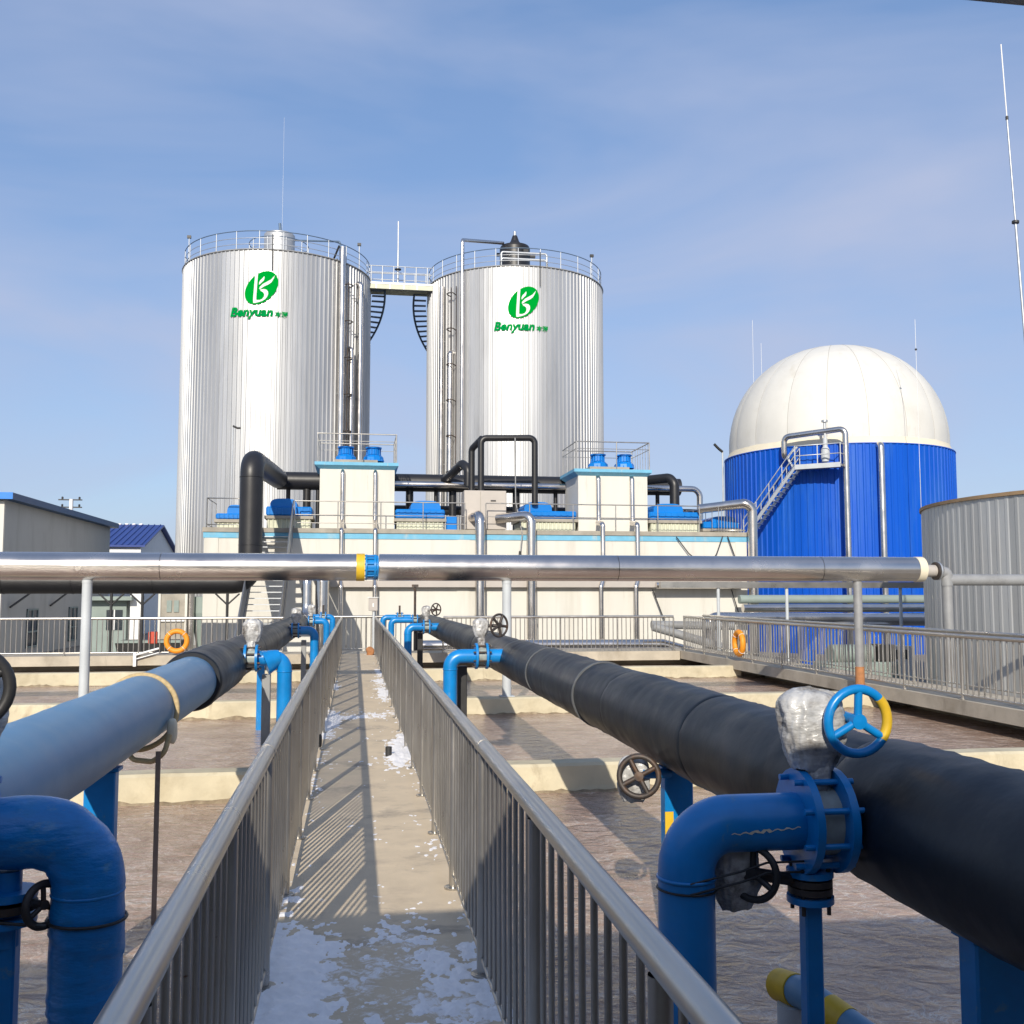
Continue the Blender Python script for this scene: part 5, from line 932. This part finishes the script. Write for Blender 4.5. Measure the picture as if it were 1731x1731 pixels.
part('lower_pole', MB().tube([base, base.lerp(tip, 0.60)], 0.035, 8), 'galv', t); part('middle_pole', MB().tube([base.lerp(tip, 0.60), base.lerp(tip, 0.835)], 0.026, 8), 'galv', t); part('whip', MB().tube([base.lerp(tip, 0.835), tip], 0.018, 6), 'white', t)
part('clamp', MB().lathe([(0, -0.03), (0.1, -0.03), (0.1, 0.03), (0, 0.03)], base.lerp(tip, 0.605), (0.1, 0, 1), 10), 'dark', t); part('joint', MB().lathe([(0, -0.05), (0.04, -0.05), (0.04, 0.05), (0, 0.05)], base.lerp(tip, 0.835), seg=8), 'dark', t)

# ------------------------------------------------------------------ weathered grey tank on the right
WC = (22.7, 24.1); WR = 7.0; WT = 4.15
t = thing('grey_tank', 'weathered grey sheet-metal tank at the right edge', 'tank', (*WC, GZ))
clad_tank(t, *WC, WR, GZ, WT, 150, 1, 0.014, 'greyclad', 0.0)
part('rim_board', MB().lathe([(WR - 0.1, WT), (WR + 0.07, WT), (WR + 0.07, WT + 0.09), (WR - 0.1, WT + 0.10)], (*WC, 0), seg=80), 'brown', t); part('tank_cover', MB().lathe([(WR - 0.08, WT + 0.02), (0, WT + 0.2)], (*WC, 0), seg=64), 'slabgrey', t)

# ------------------------------------------------------------------ pipework on the ground to the right
def prack(label, pts, r, m='pipeclad', group='pipes on the ground right of the basin', bend=0.3): return silver('ground_pipe', label, pts, r, bend, group, m)
prack('thick silver ground pipe behind the right-hand railing, nearer one', [(12.3, 34, GZ), (12.3, 34, 0.88), (21.5, 34, 0.78)], 0.22)
prack('silver ground pipe along the foot of the white building', [(2.0, 34, 0.0), (10.6, 34, -0.02), (12.2, 34, -0.45)], 0.19)
prack('second silver ground pipe below, along the foot of the white building', [(2.2, 33.6, -0.42), (10.4, 33.6, -0.42)], 0.15)
prack('grey pipe arm pointing left behind the right-hand railing, upper one', [(10.05, 33.5, 0.68), (13.0, 33.5, 0.62)], 0.14, 'greypaint', bend=0)
prack('grey pipe arm pointing left behind the right-hand railing, lower one', [(10.05, 33.35, 0.62), (12.6, 33.35, -0.12)], 0.15, 'greypaint', bend=0)
for k, (z, r, lab) in enumerate(((1.52, 0.17, 'top'), (1.18, 0.16, 'middle'), (0.84, 0.15, 'bottom'))):
    prack('green-grey pipe of the stacked rack before the blue tank, %s one' % lab, [(14.6, 37.0 - 0.35 * k, z), (24.0, 37.0 - 0.35 * k, z)], r, 'greengrey' if k != 1 else 'pipeclad', 'stacked pipes before the blue tank')
t = thing('pipe_rack', 'grey pipe rack beam on posts behind the right-hand walkway', 'pipe rack', (14, 32, GZ))
part('beam', MB().box(9.9, 20.2, 31.9, 32.1, 1.93, 2.13), 'rail', t)
for x in (11.9, 14.3, 18.4): part('post', MB().tube([(x, 32, GZ), (x, 32, 1.93)], 0.055, 10), 'palepaint', t)
t = thing('white_cabin', 'low white control cabin seen through the right-hand railing', 'cabin', (18.5, 33.2, GZ)); part('cabin_wall', MB().box(17.7, 19.4, 33, 34, GZ, -0.1), 'white', t)
for k in range(4): part('window', MB().box(17.85 + 0.37 * k, 18.1 + 0.37 * k, 32.985, 33.0, -0.55, -0.22), 'glass', t)
tag(part('blue_drum', MB().lathe([(0, 0), (0.25, 0), (0.27, 0.1), (0.25, 0.3), (0.27, 0.5), (0.25, 0.8), (0, 0.8)], (15.45, 33, -1.0), seg=18), 'bluetank', None, at=(15.45, 33, -1)), 'small blue drum behind the right-hand railing', 'drum')
t = thing('pump_set', 'dark pump machinery at the foot of the grey tank', 'machine', (16.5, 30.5, GZ)); part('pump_body', MB().box(14.8, 17.4, 30.3, 31.3, GZ, -0.45, 0.06), 'greengrey', t); part('motor', MB().tube([(15.2, 30.8, -0.2), (16.6, 30.8, -0.2)], 0.3, 16), 'greengrey', t); part('cover', MB().box(16.7, 17.3, 30.4, 31.2, -0.445, 0.1, 0.05), 'dark', t)

# ------------------------------------------------------------------ buildings on the left
WX = -16.0
t = thing('warehouse', 'long grey-walled warehouse with a blue roof edge at the far left', 'building', (WX, 55, GZ))
part('wall', MB().box(-34, WX, 49.3, 69.5, GZ, 6.05), 'wallgrey', t); part('front_wall', MB().box(-34.02, WX - 0.02, 49.24, 49.295, GZ, 6.0), 'cream', t)
part('roof', MB().add([(-34.5, 48.9, 6.05), (WX + 0.45, 48.9, 6.05), (WX + 0.45, 69.9, 6.05), (-34.5, 69.9, 6.05), (-34.5, 48.9, 6.36), (WX + 0.45, 48.9, 6.36), (WX + 0.45, 69.9, 6.36), (-34.5, 69.9, 6.36)], [(0, 3, 2, 1), (4, 5, 6, 7), (0, 1, 5, 4), (1, 2, 6, 5), (2, 3, 7, 6), (3, 0, 4, 7)]), 'roof_shade', t)
part('roof_fascia', MB().box(-34.5, WX + 0.45, 48.85, 48.895, 6.06, 6.37), 'roof_sunlit', t)  # front strip carries the sunlit copy of the roof blue
for y in (53.8, 61.2):
    wd = part('window', MB().box(WX + 0.003, WX + 0.03, y - 0.85, y + 0.85, -0.95, 0.98), 'glass', t)
    for q in (-0.85, -0.03, 0.79): part('frame', MB().box(WX + 0.03, WX + 0.07, y + q, y + q + 0.08, -0.95, 0.98), 'greengrey', wd)
    for z in (-0.95, -0.2, 0.9): part('frame', MB().box(WX + 0.031, WX + 0.068, y - 0.85, y + 0.87, z, z + 0.08), 'greengrey', wd)
for y in (50.2, 56.5): part('lean_brace', MB().tube([(WX + 0.1, y, 1.1), (WX + 0.6, y + 1.8, 1.9)], 0.05, 6), 'dark', t)
t = thing('small_house', 'small white house with a blue ribbed roof behind the warehouse', 'house', (-17, 79, GZ))
hx0, hx1, hy0, hy1, he, hr_ = -26.0, -15.75, 78.0, 92.0, 5.25, 7.15
part('wall', MB().box(hx0, hx1, hy0, hy1, GZ, he), 'white', t); part('gable', MB().prism([(hy0, he), (hy1, he), ((hy0 + hy1) / 2, hr_ - 0.1)], lambda y, z: (hx1 - 0.2, y, z), lambda y, z: (hx1, y, z)), 'white', t)
ym = (hy0 + hy1) / 2
part('roof_slope', MB().add([(hx0, hy0 - 0.35, he - 0.08), (hx1 + 0.35, hy0 - 0.35, he - 0.08), (hx1 + 0.35, ym, hr_), (hx0, ym, hr_), (hx0, hy0 - 0.35, he + 0.06), (hx1 + 0.35, hy0 - 0.35, he + 0.06), (hx1 + 0.35, ym, hr_ + 0.14), (hx0, ym, hr_ + 0.14)], [(0, 3, 2, 1), (4, 5, 6, 7), (0, 1, 5, 4), (1, 2, 6, 5), (2, 3, 7, 6), (3, 0, 4, 7)]), 'bluesheet', t)
part('roof_slope', MB().add([(hx0, ym, hr_), (hx1 + 0.35, ym, hr_), (hx1 + 0.35, hy1 + 0.35, he - 0.08), (hx0, hy1 + 0.35, he - 0.08), (hx0, ym, hr_ + 0.14), (hx1 + 0.35, ym, hr_ + 0.14), (hx1 + 0.35, hy1 + 0.35, he + 0.06), (hx0, hy1 + 0.35, he + 0.06)], [(0, 3, 2, 1), (4, 5, 6, 7), (0, 1, 5, 4), (1, 2, 6, 5), (2, 3, 7, 6), (3, 0, 4, 7)]), 'bluesheet', t)
for k in range(23): x = hx0 + 0.2 + 0.46 * k; part('roof_rib', MB().tube([(x, hy0 - 0.36, he + 0.08), (x, ym, hr_ + 0.16)], 0.05, 6), 'bluesheet', t)
for k in range(5): part('ridge_snow', MB().blob((-19.4 + 0.55 * k, ym, hr_ + 0.17), (0.16, 0.15, 0.07), 50 + k, 0.2, 5, 10, 6), 'snow', t)
t = thing('utility_pole', 'white utility pole with two crossarms beyond the warehouse roof', 'pole', (-22.6, 85, GZ)); part('pole', MB().tube([(-22.62, 85, GZ), (-22.62, 85, 9.3)], 0.16, 10), 'white', t)
for z in (9.2, 8.6): part('crossarm', MB().box(-23.6, -21.8, 84.93, 85.07, z, z + 0.09), 'dark', t)
for x, z in ((-23.3, 9.25), (-22.0, 9.25), (-23.3, 8.65), (-22.0, 8.65)): part('insulator', MB().lathe([(0, 0), (0.08, 0), (0.08, 0.22), (0, 0.26)], (x, 85, z), seg=8), 'dark', t)
# clutter between warehouse and building
t = thing('green_kiosk', 'green-grey kiosk with a canopy behind the far railing on the left', 'kiosk', (-10.3, 45, GZ)); part('wall', MB().box(-11.1, -9.6, 45, 47, GZ, 1.45), 'greengrey', t); part('canopy', MB().box(-11.3, -9.3, 44.5, 47.1, 1.455, 1.62), 'greengrey', t); wd = part('window', MB().box(-10.4, -9.75, 44.97, 45.0, 0.2, 1.05), 'glass', t); part('window_bar', MB().box(-10.1, -10.05, 44.95, 44.97, 0.2, 1.05), 'white', wd)
t = thing('white_column', 'white square column beside the green-grey kiosk', 'column', (-9.2, 45, GZ)); part('shaft', MB().box(-9.45, -9.0, 45, 45.5, GZ, 2.2), 'white', t); part('plinth', MB().box(-9.5, -8.95, 44.95, 45.55, GZ, -0.4), 'white', t)
t = thing('switch_cabinet', 'brown-grey switch cabinet in a cream frame, left of the white building', 'cabinet', (-7.6, 45, GZ)); part('panel', MB().box(-8.2, -7.2, 45.0, 45.4, GZ, 1.72), 'slabgrey', t)
for x in (-8.30, -7.2): part('frame_post', MB().box(x, x + 0.1, 44.95, 45.05, GZ, 1.82), 'cream', t)
part('frame_beam', MB().box(-8.3, -7.1, 44.95, 45.05, 1.825, 1.93), 'domeskirt', t); part('shelf', MB().box(-8.2, -7.2, 44.9, 45.0, 0.55, 0.62), 'white', t)
for x in (-7.95, -7.65): part('meter', MB().box(x, x + 0.2, 44.96, 45.0, 0.95, 1.45), 'greengrey', t)
t = thing('settling_hopper', 'green-grey tapered hopper beside the white building', 'hopper', (-6.7, 45.5, GZ)); part('hopper_body', MB().lathe([(0.15, -0.8), (0.5, 0.9), (0.5, 1.6), (0, 1.62)], (-6.6, 45.8, 0), seg=20), 'greengrey', t); part('down_pipe', MB().tube([(-7.0, 45.2, GZ), (-7.0, 45.2, 2.3)], 0.16, 12), 'pipeclad', t)
t = thing('dark_container', 'dark grey skip behind the far railing, left of the life ring', 'container', (-8, 41, GZ)); part('bin_body', MB().add([(-8.9, 41, GZ), (-6.9, 41, GZ), (-6.9, 42.4, GZ), (-8.9, 42.4, GZ), (-9.1, 40.8, -0.1), (-6.7, 40.8, -0.1), (-6.7, 42.6, -0.1), (-9.1, 42.6, -0.1)], [(0, 1, 5, 4), (1, 2, 6, 5), (2, 3, 7, 6), (3, 0, 4, 7), (0, 3, 2, 1), (4, 5, 6, 7)]), 'dark', t); part('lip', MB().box(-9.15, -6.65, 40.76, 40.84, -0.16, -0.06), 'greengrey', t)

# ------------------------------------------------------------------ the doorway canopy the photographer stands under
t = thing('rear_building', 'grey canopy edge of the building behind, at the top right corner', 'building', (0, -2.5, GZ))
part('canopy_slab', MB().box(-9, 10, -2.4, 0.915, 2.365, 2.50), 'ceil', t)
part('rear_wall', MB().box(-9, 10, -3.0, -2.405, GZ, 3.2), 'cream', t)
